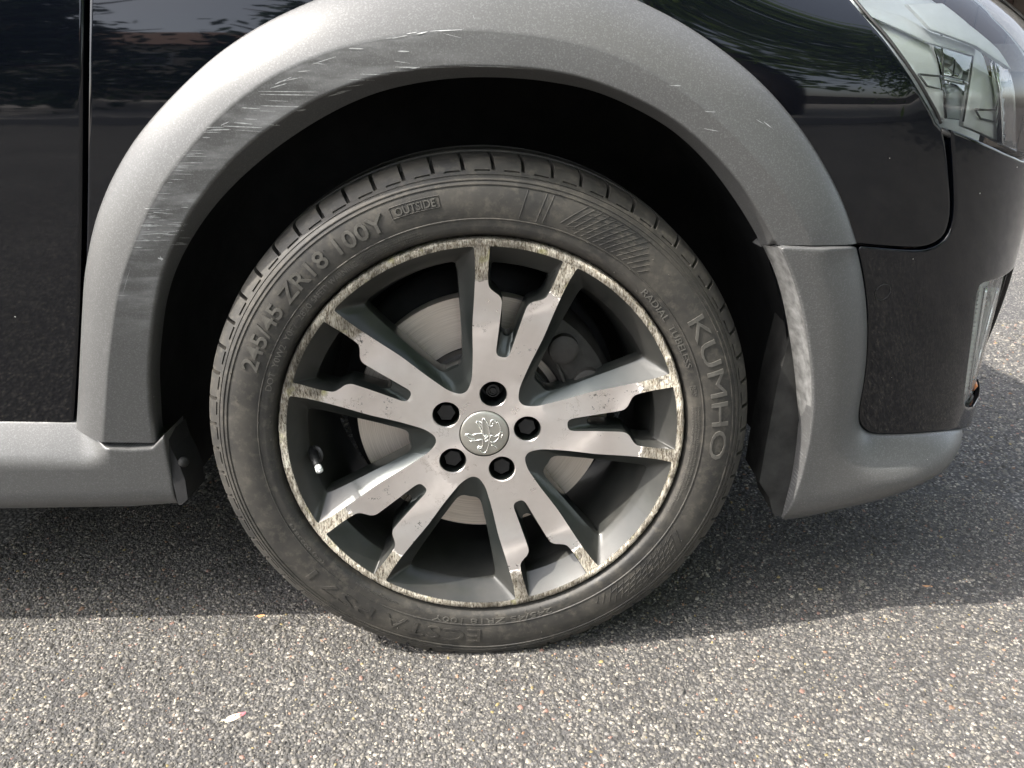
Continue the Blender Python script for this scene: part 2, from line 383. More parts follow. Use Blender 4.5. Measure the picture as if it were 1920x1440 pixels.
def panel(name, outline, mat, parent, off=lambda P: np.zeros(len(P)), spacing=.02, holes=(), roll=.0018, depth=.014, n=None, uvname=None):
    """skin over (s, z) outline with rolled edges and a return flange; off = how far it stands proud"""
    def area(p): return .5*np.sum(p[:, 0]*np.roll(p[:, 1], -1)-np.roll(p[:, 0], -1)*p[:, 1])
    loops = []
    for k, L in enumerate([outline, *holes]):
        L = np.array(L, float); per = np.sum(np.hypot(*(np.roll(L, -1, 0)-L).T))
        L = resample(L, max(16, int(per/(spacing*.45))), True)
        if (area(L) > 0) != (k == 0): L = L[::-1]
        loops.append(L)
    def inset(L, d):
        t = np.roll(L, -1, 0)-np.roll(L, 1, 0); t /= np.hypot(*t.T)[:, None]+1e-12
        return L+np.stack([-t[:, 1], t[:, 0]], 1)*d
    pts = []; edges = []; ins = [inset(L, roll) for L in loops]
    for L in ins:
        k = len(pts); pts += [tuple(p) for p in L]; edges += [(k+i, k+(i+1) % len(L)) for i in range(len(L))]
    if roll > .001:
        for L in loops:
            k = len(pts); Q = inset(L, roll*2.3); pts += [tuple(p) for p in Q]; edges += [(k+i, k+(i+1) % len(Q)) for i in range(len(Q))]
    lo, hi = loops[0].min(0), loops[0].max(0)
    gx = np.arange(lo[0], hi[0], spacing); gy = np.arange(lo[1], hi[1], spacing)
    G = np.stack(np.meshgrid(gx, gy), -1).reshape(-1, 2)
    ok = inside(ins[0], G)
    for L in ins[1:]: ok &= ~inside(L, G)
    for L in ins: ok &= dist_poly(np.vstack([L, L[:1]]), G) > max(spacing*.3, roll*2.2)
    pts += [tuple(p) for p in G[ok]]
    v, e, f, *_ = delaunay_2d_cdt([Vector(p) for p in pts], edges, [], 0, 1e-7)
    P = np.array([tuple(p) for p in v]); cen = np.array([P[list(t)].mean(0) for t in f])
    keep = inside(ins[0], cen)
    for L in ins[1:]: keep &= ~inside(L, cen)
    F = [tuple(t) for t, k in zip(f, keep) if k]
    O = off(P); V = [body(p[0], p[1], o) for p, o in zip(P, O)]
    FF = []
    for t in F: FF.append(t)
    A = np.array(V)
    # orient outward: towards smaller inward distance
    t0 = FF[len(FF)//2]; nrm = np.cross(A[t0[1]]-A[t0[0]], A[t0[2]]-A[t0[0]])
    cpt = A[list(t0)].mean(0); outd = np.array([cpt[0]-min(cpt[0], X0), cpt[1]-max(RC, cpt[1]) if cpt[0] > X0 else -1, 0]);
    if nrm@outd < 0: FF = [t[::-1] for t in FF]; flip = True
    else: flip = False
    for L, I in zip(loops, ins):
        o = off(L); n_ = len(L)
        rings = [[body(p[0], p[1], q) for p, q in zip(I, off(I))]]
        mid = (L*.7+I*.3)
        rings.append([body(p[0], p[1], q-roll*.35) for p, q in zip(mid, o)])
        rings.append([body(p[0], p[1], q-roll*1.2) for p, q in zip(L, o)])
        rings.append([body(p[0], p[1], q-(depth if L is loops[0] else min(depth, .006))) for p, q in zip(L, o)])
        base = len(V)
        for r_ in rings: V += r_
        for a in range(3):
            for i in range(n_):
                j = (i+1) % n_; q = (base+a*n_+i, base+(a+1)*n_+i, base+(a+1)*n_+j, base+a*n_+j)
                FF.append(q if True else q[::-1])
    ob = mesh(name, V, FF, mat, parent)
    bm = bmesh.new(); bm.from_mesh(ob.data); bmesh.ops.remove_doubles(bm, verts=bm.verts, dist=2e-5)
    bmesh.ops.recalc_face_normals(bm, faces=bm.faces); bm.to_mesh(ob.data); bm.free()
    ob.data.polygons.foreach_set('use_smooth', [True]*len(ob.data.polygons))
    ob.data.set_sharp_from_angle(angle=radians(50))
    return ob

# ------------------------------------------------------------------ setting: road
ROAD_Z = .006
def build_road():
    xs = [-80, -8, -2, -.95, -.4, .2, .8, 1.5, 3, 10, 80]; ys = [-80, -9, -3, -.4, 0, .4, 1, 2, 4, 12, 80]
    V = [(x, y, 0) for y in ys for x in xs]; n = len(xs)
    F = [(j*n+i, j*n+i+1, (j+1)*n+i+1, (j+1)*n+i) for j in range(len(ys)-1) for i in range(n-1)]
    road = tag(mesh('road', V, F, ASPH, smooth=False), kind='structure'); road.location.z = ROAD_Z
    # aggregate: real stones bedded in the binder, dense near the camera
    def stones(name, x0, x1, y0, y1, step, size):
        nx, ny = int((x1-x0)/step), int((y1-y0)/step)
        gx, gy = np.meshgrid(np.arange(nx), np.arange(ny))
        c = np.stack([x0+(gx.ravel()+rng.random(nx*ny))*step, y0+(gy.ravel()+rng.random(nx*ny))*step], 1)
        rel = c-CAM[:2]; dep = rel@FW[:2]+CAM[2]*-FW[2]
        u = 960+FOCAL*(rel@RT[:2])/dep
        c = c[(u > -140) & (u < 2060)]; n_ = len(c)
        rad = size*(.45+.55*rng.random(n_)**1.5+1.1*rng.random(n_)**14); K = 5
        ang = rng.random(n_)[:, None]*6.28+np.arange(K)*(2*pi/K)+rng.normal(0, .22, (n_, K))
        rr = rad[:, None]*rng.uniform(.7, 1.25, (n_, K)); el = rng.uniform(.55, 1.0, n_)[:, None]; th = rng.random(n_)[:, None]*6.28
        def ring(f):
            a = np.cos(ang)*rr*f; b_ = np.sin(ang)*rr*f*el
            return c[:, None, 0]+a*np.cos(th)-b_*np.sin(th), c[:, None, 1]+a*np.sin(th)+b_*np.cos(th)
        h = rad[:, None]*rng.uniform(.08, .34, n_)[:, None]; tx = rng.normal(0, .22, (n_, 1)); ty = rng.normal(0, .22, (n_, 1))
        V = np.zeros((n_, 2*K, 3))
        V[:, :K, 0], V[:, :K, 1] = ring(1.0); V[:, :K, 2] = -.0012
        X, Y = ring(.66); V[:, K:, 0], V[:, K:, 1] = X, Y
        V[:, K:, 2] = np.maximum(.0004, h+tx*(X-c[:, :1])+ty*(Y-c[:, 1:])+rng.normal(0, .12, (n_, K))*rad[:, None])
        fq = [(i, (i+1) % K, K+(i+1) % K, K+i) for i in range(K)]
        tri = [(K, K+1, K+2), (K, K+2, K+3), (K, K+3, K+4)]
        T = []
        for q in fq: T += [(q[0], q[1], q[2]), (q[0], q[2], q[3])]
        T = np.array(T+tri); nt_ = len(T)
        idx = (T[None]+(np.arange(n_)*2*K)[:, None, None]).reshape(-1)
        me = bpy.data.meshes.new(name); me.vertices.add(n_*2*K); me.vertices.foreach_set('co', V.reshape(-1))
        me.loops.add(len(idx)); me.loops.foreach_set('vertex_index', idx.astype(np.int32))
        me.polygons.add(n_*nt_); me.polygons.foreach_set('loop_start', np.arange(0, len(idx), 3, dtype=np.int32)); me.polygons.foreach_set('loop_total', np.full(n_*nt_, 3, np.int32))
        me.update(); me.validate()
        pal = np.array([(.085, .082, .080), (.125, .121, .115), (.165, .158, .148), (.215, .205, .188), (.28, .262, .232), (.38, .352, .298), (.50, .465, .40), (.34, .215, .15), (.36, .225, .19), (.36, .29, .14)])
        w_ = np.array([.19, .24, .24, .16, .085, .036, .015, .011, .010, .006]); k = rng.choice(len(pal), n_, p=w_/w_.sum())
        colr = pal[k]*rng.uniform(.8, 1.15, (n_, 1))
        pat = np.array([.5*mnoise.noise(Vector((x*3.1, y*3.1, 1.7)))+.35*mnoise.noise(Vector((x*9, y*9, 4.2)))+.2*mnoise.noise(Vector((x*28, y*28, 9.1))) for x, y in c])
        colr = colr*(.72+.42*pat)[:, None]*np.array([1.02, 1.0, .965])
        at = me.color_attributes.new('tint', 'FLOAT_COLOR', 'POINT')
        cc = np.ones((n_, 2*K, 4)); cc[..., :3] = colr[:, None, :]; at.data.foreach_set('color', cc.reshape(-1))
        me.materials.append(STONE)
        o = bpy.data.objects.new(name, me); COL.objects.link(o); o.parent = road; tag(o, kind='stuff')
        return n_
    a = stones('aggregate', -.82, .98, -.24, .42, .0038, .0031)
    b = stones('aggregate', -1.25, 2.3, .42, 1.6, .0090, .0058)
    print('stones', a, b)
    return road
ROAD = build_road()

# ------------------------------------------------------------------ the car
CAR = empty('car'); tag(CAR, 'black car with satin grey wheel arch trim and a kerbed alloy front wheel', 'car')

def ptab(pts):      # pixel outline -> radius as smooth function of angle about the arch centre
    c = catmull(pts, 8); a = np.degrees(np.arctan2(780-c[:, 1], c[:, 0]-905)); a = np.where(a < -100, a+360, a); r = np.hypot(c[:, 0]-905, c[:, 1]-780)
    k = np.argsort(a); return a[k], r[k]
OUTER = [(140, 812), (144, 780), (149, 680), (153, 600), (158, 520), (170, 450), (186, 392), (215, 325), (258, 255), (320, 183), (400, 108), (485, 50), (580, 4), (690, -36), (800, -62), (905, -72), (1010, -64), (1110, -38), (1195, 0), (1280, 44), (1360, 98), (1430, 158), (1490, 226), (1540, 300), (1580, 378), (1607, 458), (1609, 470)]
CREASE = [(191, 845), (197, 760), (203, 680), (214, 590), (226, 530), (246, 470), (268, 415), (305, 345), (355, 278), (420, 210), (495, 153), (565, 117), (645, 88), (745, 68), (860, 57), (950, 61), (1040, 73), (1130, 96), (1210, 130), (1290, 180), (1360, 238), (1420, 300), (1470, 362), (1508, 425), (1522, 460), (1526, 472)]
INNER = [(296, 850), (290, 815), (283, 760), (281, 700), (284, 640), (292, 575), (308, 505), (340, 430), (385, 362), (440, 298), (505, 243), (580, 196), (660, 160), (740, 139), (830, 128), (920, 127), (1010, 132), (1100, 150), (1180, 180), (1260, 224), (1330, 282), (1390, 350), (1435, 420), (1456, 462), (1460, 472)]
LIPB = [(318, 850), (306, 800), (302, 745), (300, 690), (304, 630), (314, 560), (335, 495), (372, 428), (420, 366), (480, 308), (545, 258), (620, 212), (695, 178), (770, 158), (850, 147), (930, 145), (1020, 152), (1110, 170), (1190, 203), (1262, 246), (1325, 305), (1378, 375), (1415, 435), (1425, 458), (1429, 472)]
TO, TC, TI, TL_ = map(ptab, (OUTER, CREASE, INNER, LIPB))
def pang(a, T): r = np.interp(a, *T); return (905+r*cos(radians(a)), 780-r*sin(radians(a)))
FL_N = 150; A_END, A_START = 24.75, 183.3       # joint with bumper ... joint with sill
FL_OFF_C, FL_OFF_I = .031, .0285
ENDS = dict(o=(181.6, 24.75), c=(183.95, 27.4), i=(184.7, 30.3), l=(183.3, 31.3))
def flare_section(u):
    """list of 3D points from body edge over the crease to the inner lip, plus strip v coordinate"""
    lerp = lambda k: ENDS[k][0]+(ENDS[k][1]-ENDS[k][0])*u
    po, pc, pi_, pl = pang(lerp('o'), TO), pang(lerp('c'), TC), pang(lerp('i'), TI), pang(lerp('l'), TL_); a = lerp('c')
    so_ = trace(*po, .004); sc = trace(*pc, FL_OFF_C); right = sstep(110, 50, a)
    oi = FL_OFF_I
    si = trace(*pi_, oi)
    out = [(body(*so_, -.004), 0.0), (body(*so_, .0035), .01)]
    for t in (.04, .1, .18, .28, .4, .52, .64, .76, .88, .96):
        p = so_*(1-t)+sc*t; out.append((body(p[0], p[1], .004+(FL_OFF_C-.004)*(.62*t+.38*(1-(1-t)**3.0))), .5*t))
    d = si-sc
    out.append((body(*(sc+d*.01), FL_OFF_C), .505))
    for t in (.04, .12, .25, .4, .55, .7, .82, .9, .93):
        p = sc+d*t; out.append((body(p[0], p[1], FL_OFF_C+(oi-FL_OFF_C)*t), .5+.4*t))
    p = sc+d*.975; out.append((body(p[0], p[1], oi-.0012), .9))
    p = sc+d*1.0; out.append((body(p[0], p[1], oi-.0050), .93))
    # lip turns inwards; its rear edge is where the photo shows the opening end
    base = np.array(body(*si, oi-.0050)); rr = np.array(at_y(*pl, base[1]+.030))
    out.append((tuple(base*.5+rr*.5+np.array([0, .002, 0])), .96)); out.append((tuple(rr), .98)); 
    cz = np.array([0, rr[1], .33]); o2 = rr+(rr-cz)/np.linalg.norm(rr-cz)*.012; o2[1] += .004
    out.append((tuple(o2), 1.0))
    return out
LIPLOOP = []
def build_flare():
    V = []; F = []; UV = []; S = None
    for i in range(FL_N):
        u = i/(FL_N-1)
        sec = flare_section(u); S = len(sec); V += [p for p, _ in sec]; UV += [(u, v) for _, v in sec]
        LIPLOOP.append(sec[-2][0])
    # the rear foot follows the slanting sill joint
    for i in range(FL_N-1):
        for k in range(S-1): F.append((i*S+k, (i+1)*S+k, (i+1)*S+k+1, i*S+k+1))
    for e in (0, FL_N-1):            # close the two ends with a short return
        b0 = len(V); ring = [V[e*S+k] for k in range(S)]; V += [(p[0], p[1]+.03, p[2]) for p in ring]; UV += [UV[e*S+k] for k in range(S)]
        for k in range(S-1): F.append((e*S+k, e*S+k+1, b0+k+1, b0+k))
    o = mesh('wheel_arch_trim', V, F, TRIM, CAR)
    uvl = o.data.uv_layers.new(name='strip')
    li = np.zeros(len(o.data.loops), np.int32); o.data.loops.foreach_get('vertex_index', li)
    uvl.data.foreach_set('uv', np.array(UV)[li].reshape(-1))
    bm = bmesh.new(); bm.from_mesh(o.data); bmesh.ops.recalc_face_normals(bm, faces=bm.faces); bm.to_mesh(o.data); bm.free()
    o.data.set_sharp_from_angle(angle=radians(60))
    return o, V, S
FLARE, FLV, FLS = build_flare()

def outer_line(n, inset=0):          # line under the flare where the painted panels may end
    return None

# --- door and fender, split by the shut line
GAP = tr(catmull([(164, -60), (162, 0), (160, 200), (158, 400), (154, 560), (147, 700), (141, 792), (140, 812)], 4))
def shift(L, dx): L = np.array(L); return L+np.array([dx, 0])
door_bot = tr([(-260, 790), (0, 794), (70, 796), (139, 798)])
top_z = .95
gap_d = shift(GAP, -.0026); gap_f = shift(GAP, .0026)
gl = [p for p in gap_d if p[1] > door_bot[-1][1]+.004]
door = [(-1.35, top_z), (gl[0][0]+.01, top_z)]+[tuple(p) for p in gl]+[tuple(door_bot[-1]+np.array([-.002, .002]))]+[tuple(p) for p in door_bot[::-1][1:]]+[(-1.35, door_bot[0][1])]
panel('door', door, PAINT, CAR, spacing=.03, depth=.03)
mid_line = []
for a in np.linspace(180, 25.2, 70):     # halfway under the flare
    po, pc = pang(a, TO), pang(a, TC); mid_line.append(trace(*po, 0)*.45+trace(*pc, 0)*.55)
SEAM = [(1607, 457), (1680, 463), (1725, 464), (1752, 456), (1771, 440), (1780, 415), (1783, 380), (1779, 320), (1774, 275), (1768, 240)]
HL_EDGE = [(1762, 231), (1755, 213), (1738, 183), (1716, 146), (1688, 105), (1660, 68), (1630, 34), (1598, -4), (1560, -50), (1520, -100)]
seam_f = tr(catmull(SEAM, 5)); hl_f = tr(catmull(HL_EDGE, 4))
fender = [tuple(p) for p in gap_f if p[1] > .40]
fender = fender[::-1]
fender = [(fender[-1][0], top_z)]+fender[::-1]+[tuple(p) for p in mid_line[3:]]+[tuple(p) for p in seam_f]+[tuple(p+np.array([-.004, 0])) for p in hl_f]+[(hl_f[-1][0]-.03, top_z)]
panel('fender', fender, PAINT, CAR, spacing=.016, depth=.02)

# --- black bumper skin
BL = [(1606, 463), (1614, 500), (1621, 545), (1625, 600), (1624, 660), (1618, 715), (1611, 755), (1609, 785), (1618, 803), (1640, 813), (1700, 813), (1770, 807), (1815, 801), (1845, 792)]
black_edge = tr(catmull(BL, 5))
seam_b = tr(catmull([(1610, 461), (1680, 467), (1727, 468), (1755, 460), (1775, 443), (1785, 417), (1788, 380), (1786, 320), (1783, 275), (1780, 243)], 5))
hl_low = tr([(1782, 243), (1830, 262), (1880, 285), (1915, 301)])
zb = black_edge[-1][1]; zt = hl_low[-1][1]
S_END = X0+RC*pi/2+.5
def edge_run(L, s1, n=10):       # carry a traced line on round the nose at constant height
    L = [tuple(p) for p in L]; last = L[-1]
    return L+[(last[0]+(s1-last[0])*k/n, last[1]) for k in range(1, n+1)]
low = edge_run(black_edge, S_END); high = edge_run(hl_low, S_END)
bumper = [tuple(p) for p in seam_b][::-1]+[tuple(p) for p in low]+high[::-1]
# pocket of the running light
LED = [(1842, 530), (1834, 536), (1829, 560), (1823, 610), (1814, 680), (1807, 735), (1806, 755), (1813, 763), (1822, 762)]
led_l = tr(catmull(LED, 4)); zl0, zl1 = led_l[:, 1].min(), led_l[:, 1].max()
led_hole = [tuple(p) for p in led_l]+[(led_l[-1][0]+.13, zl0+.004), (led_l[-1][0]+.15, zl0+.03), (led_l[0][0]+.15, zl1-.01), (led_l[0][0]+.14, zl1)]
def bump_off(P):     # the bumper stands slightly further out than the wing and rolls in towards its foot
    return .002+0*P[:, 0]
panel('bumper', bumper, PAINT, CAR, off=bump_off, spacing=.018, holes=[led_hole], depth=.02)
# --- grey lower bumper trim with the front leg of the arch
T_IN = [(1458, 463), (1476, 505), (1494, 560), (1508, 630), (1516, 700), (1517, 760), (1511, 815), (1502, 860), (1490, 905), (1466, 972)]
t_in = tr(catmull(T_IN, 4), .03)
t_top = tr([(1600, 464), (1560, 461), (1500, 459), (1460, 457)], .02)
t_bot = tr(catmull([(1466, 972), (1500, 968), (1560, 955), (1640, 937), (1710, 913), (1765, 882), (1805, 846), (1830, 812)], 4), .01)
edge_g = shift(black_edge, -.0012)
t_low_end = (S_END, t_bot[-1][1]-.02)
trim_edge = edge_run(edge_g, S_END)
trim_poly = [tuple(p) for p in t_top[::-1]]+[tuple(p) for p in trim_edge]+[tuple(p) for p in edge_run(t_bot, S_END)][::-1]+[tuple(p) for p in t_in[::-1]]
eb = np.array(trim_edge); bb = np.array(edge_run(t_bot, S_END))
def trim_off(P):
    dB = dist_poly(eb, P); dC = dist_poly(bb, P); wv = .052
    tq = np.clip(dB/wv, 0, 1); o = .003+.037*(.6*tq+.4*(1-(1-tq)**3))
    o = o-.026*(1-np.clip(dC/.05, 0, 1))**2.2
    fade = sstep(.40, .9, P[:, 0]); return o*(1-.35*fade)
btrim = panel('bumper_trim', trim_poly, TRIM, CAR, off=trim_off, spacing=.012, depth=.035)
btrim.data.uv_layers.new(name='strip')
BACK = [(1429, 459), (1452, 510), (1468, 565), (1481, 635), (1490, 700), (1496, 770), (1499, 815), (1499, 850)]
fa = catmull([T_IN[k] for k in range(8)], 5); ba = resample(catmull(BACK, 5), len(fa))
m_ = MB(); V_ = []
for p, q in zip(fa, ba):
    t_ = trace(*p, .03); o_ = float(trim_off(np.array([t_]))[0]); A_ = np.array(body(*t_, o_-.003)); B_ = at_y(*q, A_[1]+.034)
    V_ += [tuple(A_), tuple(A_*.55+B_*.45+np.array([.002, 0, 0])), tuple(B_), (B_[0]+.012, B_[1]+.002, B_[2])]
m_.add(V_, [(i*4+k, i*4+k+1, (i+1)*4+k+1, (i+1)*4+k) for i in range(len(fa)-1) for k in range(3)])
lipo = m_.build('arch_lip', WORN_LIT, CAR); lipo.data.uv_layers.new(name='strip')
# --- sill
s_top = [(-260, 800), (0, 800), (80, 801), (140, 803), (165, 813), (206, 831), (250, 833), (293, 831), (311, 812)]
sill_top = tr(s_top, .02); 
sill_right = tr(catmull([(311, 812), (316, 850), (325, 895), (333, 946)], 4), .03)
sill_bot = tr([(333, 946), (250, 949), (120, 951), (0, 953), (-260, 957)], .02)
lf = -1.35
sill_poly = [(lf, sill_top[0][1])]+[tuple(p) for p in sill_top]+[tuple(p) for p in sill_right]+[tuple(p) for p in sill_bot[1:]]+[(lf, sill_bot[-1][1])]
ledge = np.array([(lf, sill_top[0][1])]+[tuple(p) for p in sill_top[:4]]); sb_line = np.array([tuple(p) for p in sill_bot]+[(lf, sill_bot[-1][1])])
def sill_off(P):
    dB = dist_poly(ledge, P); dC = dist_poly(sb_line, P); t = np.clip(dB/.047, 0, 1)
    return -.002+.0375*np.where(t < 1, t*(1.12-.12*t), 1.0)-.014*(1-np.clip(dC/.03, 0, 1))**2
sill = panel('sill_trim', sill_poly, TRIM, CAR, off=sill_off, spacing=.0075, depth=.06)
sill.data.uv_layers.new(name='strip')

# --- wheel well liner, blind wall behind it, underbody and other sun-stopping boxes, bonnet
def build_liner():
    loop = [np.array(p) for p in LIPLOOP]
    left = [at_y(*p, loop[0][1]+.02) for p in ((352, 950), (338, 900), (324, 850))]
    right = [np.array(body(*trace(x, y, .03), .0))+np.array([0, .02, 0]) for x, y in ((1450, 500), (1480, 600), (1492, 700), (1494, 780), (1487, 850), (1470, 925))]
    loop = left+loop[4:]+right
    V = []; F = []; cz = np.array([0.0, 0, .34])
    for p in loop:
        d = np.array([p[0], 0, p[2]-cz[2]]); d /= np.linalg.norm(d)
        for k, (dy, dr) in enumerate(((-.002, .010), (.02, .022), (.06, .030), (.16, .034), (.34, .034))):
            V.append((p[0]+d[0]*dr, p[1]+dy, max(.16, p[2]+d[2]*dr)))
    n = len(loop)
    for i in range(n-1):
        for k in range(4): F.append((i*5+k, i*5+k+1, (i+1)*5+k+1, (i+1)*5+k))
    c0 = len(V); V.append((0, .36, .34))
    for i in range(n-1): F.append((i*5+4, c0, (i+1)*5+4))
    o = mesh('wheel_arch_liner', V, F, LINER, CAR)
    m = MB()          # rubber lip along the rear lower edge of the opening
    return o
LINER_OBJ = build_liner()
# dirty filler flap between sill and liner
fl = [at_y(*p, .03) for p in ((313, 815), (322, 845), (335, 868), (347, 900), (352, 936), (340, 947), (334, 946), (322, 895))]
m = MB(); k = len(fl); m.add([tuple(p) for p in fl]+[(p[0]+.004, p[1]+.05, p[2]) for p in fl], [tuple(range(k))]+[(i, (i+1) % k, (i+1) % k+k, i+k) for i in range(k)])
m.build('splash_flap', LINER, CAR, smooth=False)
m = MB(); m.tube([at_y(344, 866, .028), at_y(344, 866, .040)], [.006, .007], 12); m.build('clip', DIRTY, CAR)
# bumper-side splash panel
fr = [at_y(*p, .05) for p in ((1484, 620), (1499, 760), (1501, 830), (1491, 900), (1467, 972), (1449, 962), (1442, 932), (1424, 905), (1437, 830), (1458, 720))]
m = MB(); k = len(fr); m.add([tuple(p) for p in fr]+[(p[0]-.004, p[1]+.05, p[2]+.01) for p in fr], [tuple(range(k))]+[(i, (i+1) % k, (i+1) % k+k, i+k) for i in range(k)])
m.build('splash_panel', DIRTY, CAR, smooth=False)
m = MB(); m.box((-.25, .98, .28), (1.7, 1.1, .16)); m.box((-1.72, .95, .33), (2.35, 1.62, .26)); m.build('underbody_blocker', LINER, CAR, smooth=False)  # plain slabs added to keep sun off the ground underneath
m = MB(); m.box((.48, 1.0, .50), (.36, 1.1, .5)); m.build('nose_blocker', LINER, CAR, smooth=False)  # unseen box filling the nose, added to stop sun passing through
m = MB(); m.box((-.95, 1.0, .62), (.75, 1.5, .7)); m.box((-.3, 1.03, .62), (.6, .9, .5)); m.build('bay_blocker', LINER, CAR, smooth=False)  # unseen boxes filling the shell, added to stop sun passing through
def build_bonnet():
    V = []; F = []; S = np.r_[np.linspace(-.62, X0, 14), np.linspace(X0+.04, X0+RC*pi/2, 16), np.linspace(X0+RC*pi/2+.1, X0+RC*pi/2+.62, 6)]
    Z = [.885, .905, .925, .95]
    for s in S:
        col = [np.array(body(s, z)) for z in Z]
        a = col[-1]; c = np.array([min(a[0]-.25, .15), WID/2, 1.045])
        for t in (.15, .35, .6, 1.0): col.append(a*(1-t)+c*t+np.array([0, 0, .03*sin(pi*t)]))
        V += col
    n = len(Z)+4
    for i in range(len(S)-1):
        for k in range(n-1): F.append((i*n+k, (i+1)*n+k, (i+1)*n+k+1, i*n+k+1))
    q = len(V)                          # far half mirrored
    V += [(v[0], WID-v[1], v[2]) for v in V[:q]]; F += [tuple(i+q for i in f[::-1]) for f in F[:]]
    return mesh('bonnet', V, F, PAINT, CAR)
build_bonnet()
def build_far_side():
    V = []; F = []; S = np.r_[np.linspace(-1.35, X0, 12), np.linspace(X0+.05, X0+RC*pi/2+.35, 14)]; Z = np.linspace(.24, .9, 10)
    for s in S:
        for z in Z:
            p = body(s, z); V.append((p[0], WID-p[1], z))
    n = len(Z)
    for i in range(len(S)-1):
        for k in range(n-1): F.append((i*n+k, i*n+k+1, (i+1)*n+k+1, (i+1)*n+k))
    return mesh('far_side_panel', V, F, PAINT, CAR)
build_far_side()
def build_cabin():
    m = MB(); prof = [(-.55, 1.02), (-1.05, 1.36), (-1.35, 1.44), (-2.6, 1.42), (-2.9, 1.0), (-2.9, .3), (-1.36, .3), (-1.36, .98)]
    V = [(x, .14+.25*max(0, z-1.0), z) for x, z in prof]+[(x, WID-.14-.25*max(0, z-1.0), z) for x, z in prof]; k = len(prof)
    m.add(V, [tuple(range(k))[::-1], tuple(range(k, 2*k))]+[(i, (i+1) % k, (i+1) % k+k, i+k) for i in range(k)])
    return m.build('cabin', PAINT, CAR, smooth=False)
build_cabin()

# ------------------------------------------------------------------ front wheel
WHEEL = empty('wheel', HUB, CAR); WHEEL.rotation_euler = (0, 0, STEER)
PHASE = 77.7
def dish(r): return .021*(1-np.clip(np.asarray(r)/.236, 0, 1)**2)
RF = .2365
W_TOP = [(.0605, 0), (.0632, 6.2), (.074, 12.3), (.088, 15.0), (.107, 17.0), (.125, 18.0), (.145, 18.9), (.176, 20.5), (.200, 21.3), (.2200, 21.6)]
W_BOT = [(.0943, 0), (.0945, 5.2), (.0985, 8.3), (.107, 10.0), (.119, 11.3), (.132, 12.5), (.145, 13.3), (.173, 14.6), (.195, 15.3), (.2065, 15.5)]
S_TOP = [(.1035, 0), (.1048, 2.9), (.110, 4.3), (.122, 4.5), (.14, 4.6), (.165, 4.8), (.1735, 5.1), (.179, 6.3), (.183, 8.1), (.1875, 9.7), (.194, 10.4), (.212, 10.5), (.2250, 10.3)]
S_BOT = [(.130, 0), (.1306, 1.2), (.134, 2.5), (.141, 3.3), (.150, 3.6), (.165, 4.2), (.174, 4.6), (.179, 5.8), (.183, 7.2), (.1875, 8.6), (.194, 9.3), (.202, 9.5), (.2065, 9.3)]
def loop2d(keys, r_out, corner, n=6, narc=14):
    """closed loop in (x, y) about the +x axis from half keys (r, deg); the outer side is an arc of radius r_out"""
    P = [(r*cos(radians(a)), r*sin(radians(a))) for r, a in keys]
    full = [(x, -y) for x, y in P[:0:-1]]+P           # from -a side through the tip to +a side
    C = catmull(full, n)
    ae = keys[-1][1]
    cr = [((r_out-corner*f)*cos(radians(ae*g)), (r_out-corner*f)*sin(radians(ae*g))) for f, g in ((.45, .995), (.12, .975), (0, .93))]
    arc = [(r_out*cos(radians(a)), r_out*sin(radians(a))) for a in np.linspace(ae*.86, -ae*.86, narc)]
    return np.vstack([C, cr, arc, [(x, -y) for x, y in cr[::-1]]])
WT, WB = loop2d(W_TOP, RF, .004), loop2d(W_BOT, .2160, .006)
ST, SB = loop2d(S_TOP, RF, .003), loop2d(S_BOT, .2130, .005)
def rot2(P, deg): a = radians(deg); return np.asarray(P)@np.array([[cos(a), sin(a)], [-sin(a), cos(a)]])
def face_y(x, z): return float(dish(hypot(x, z)))
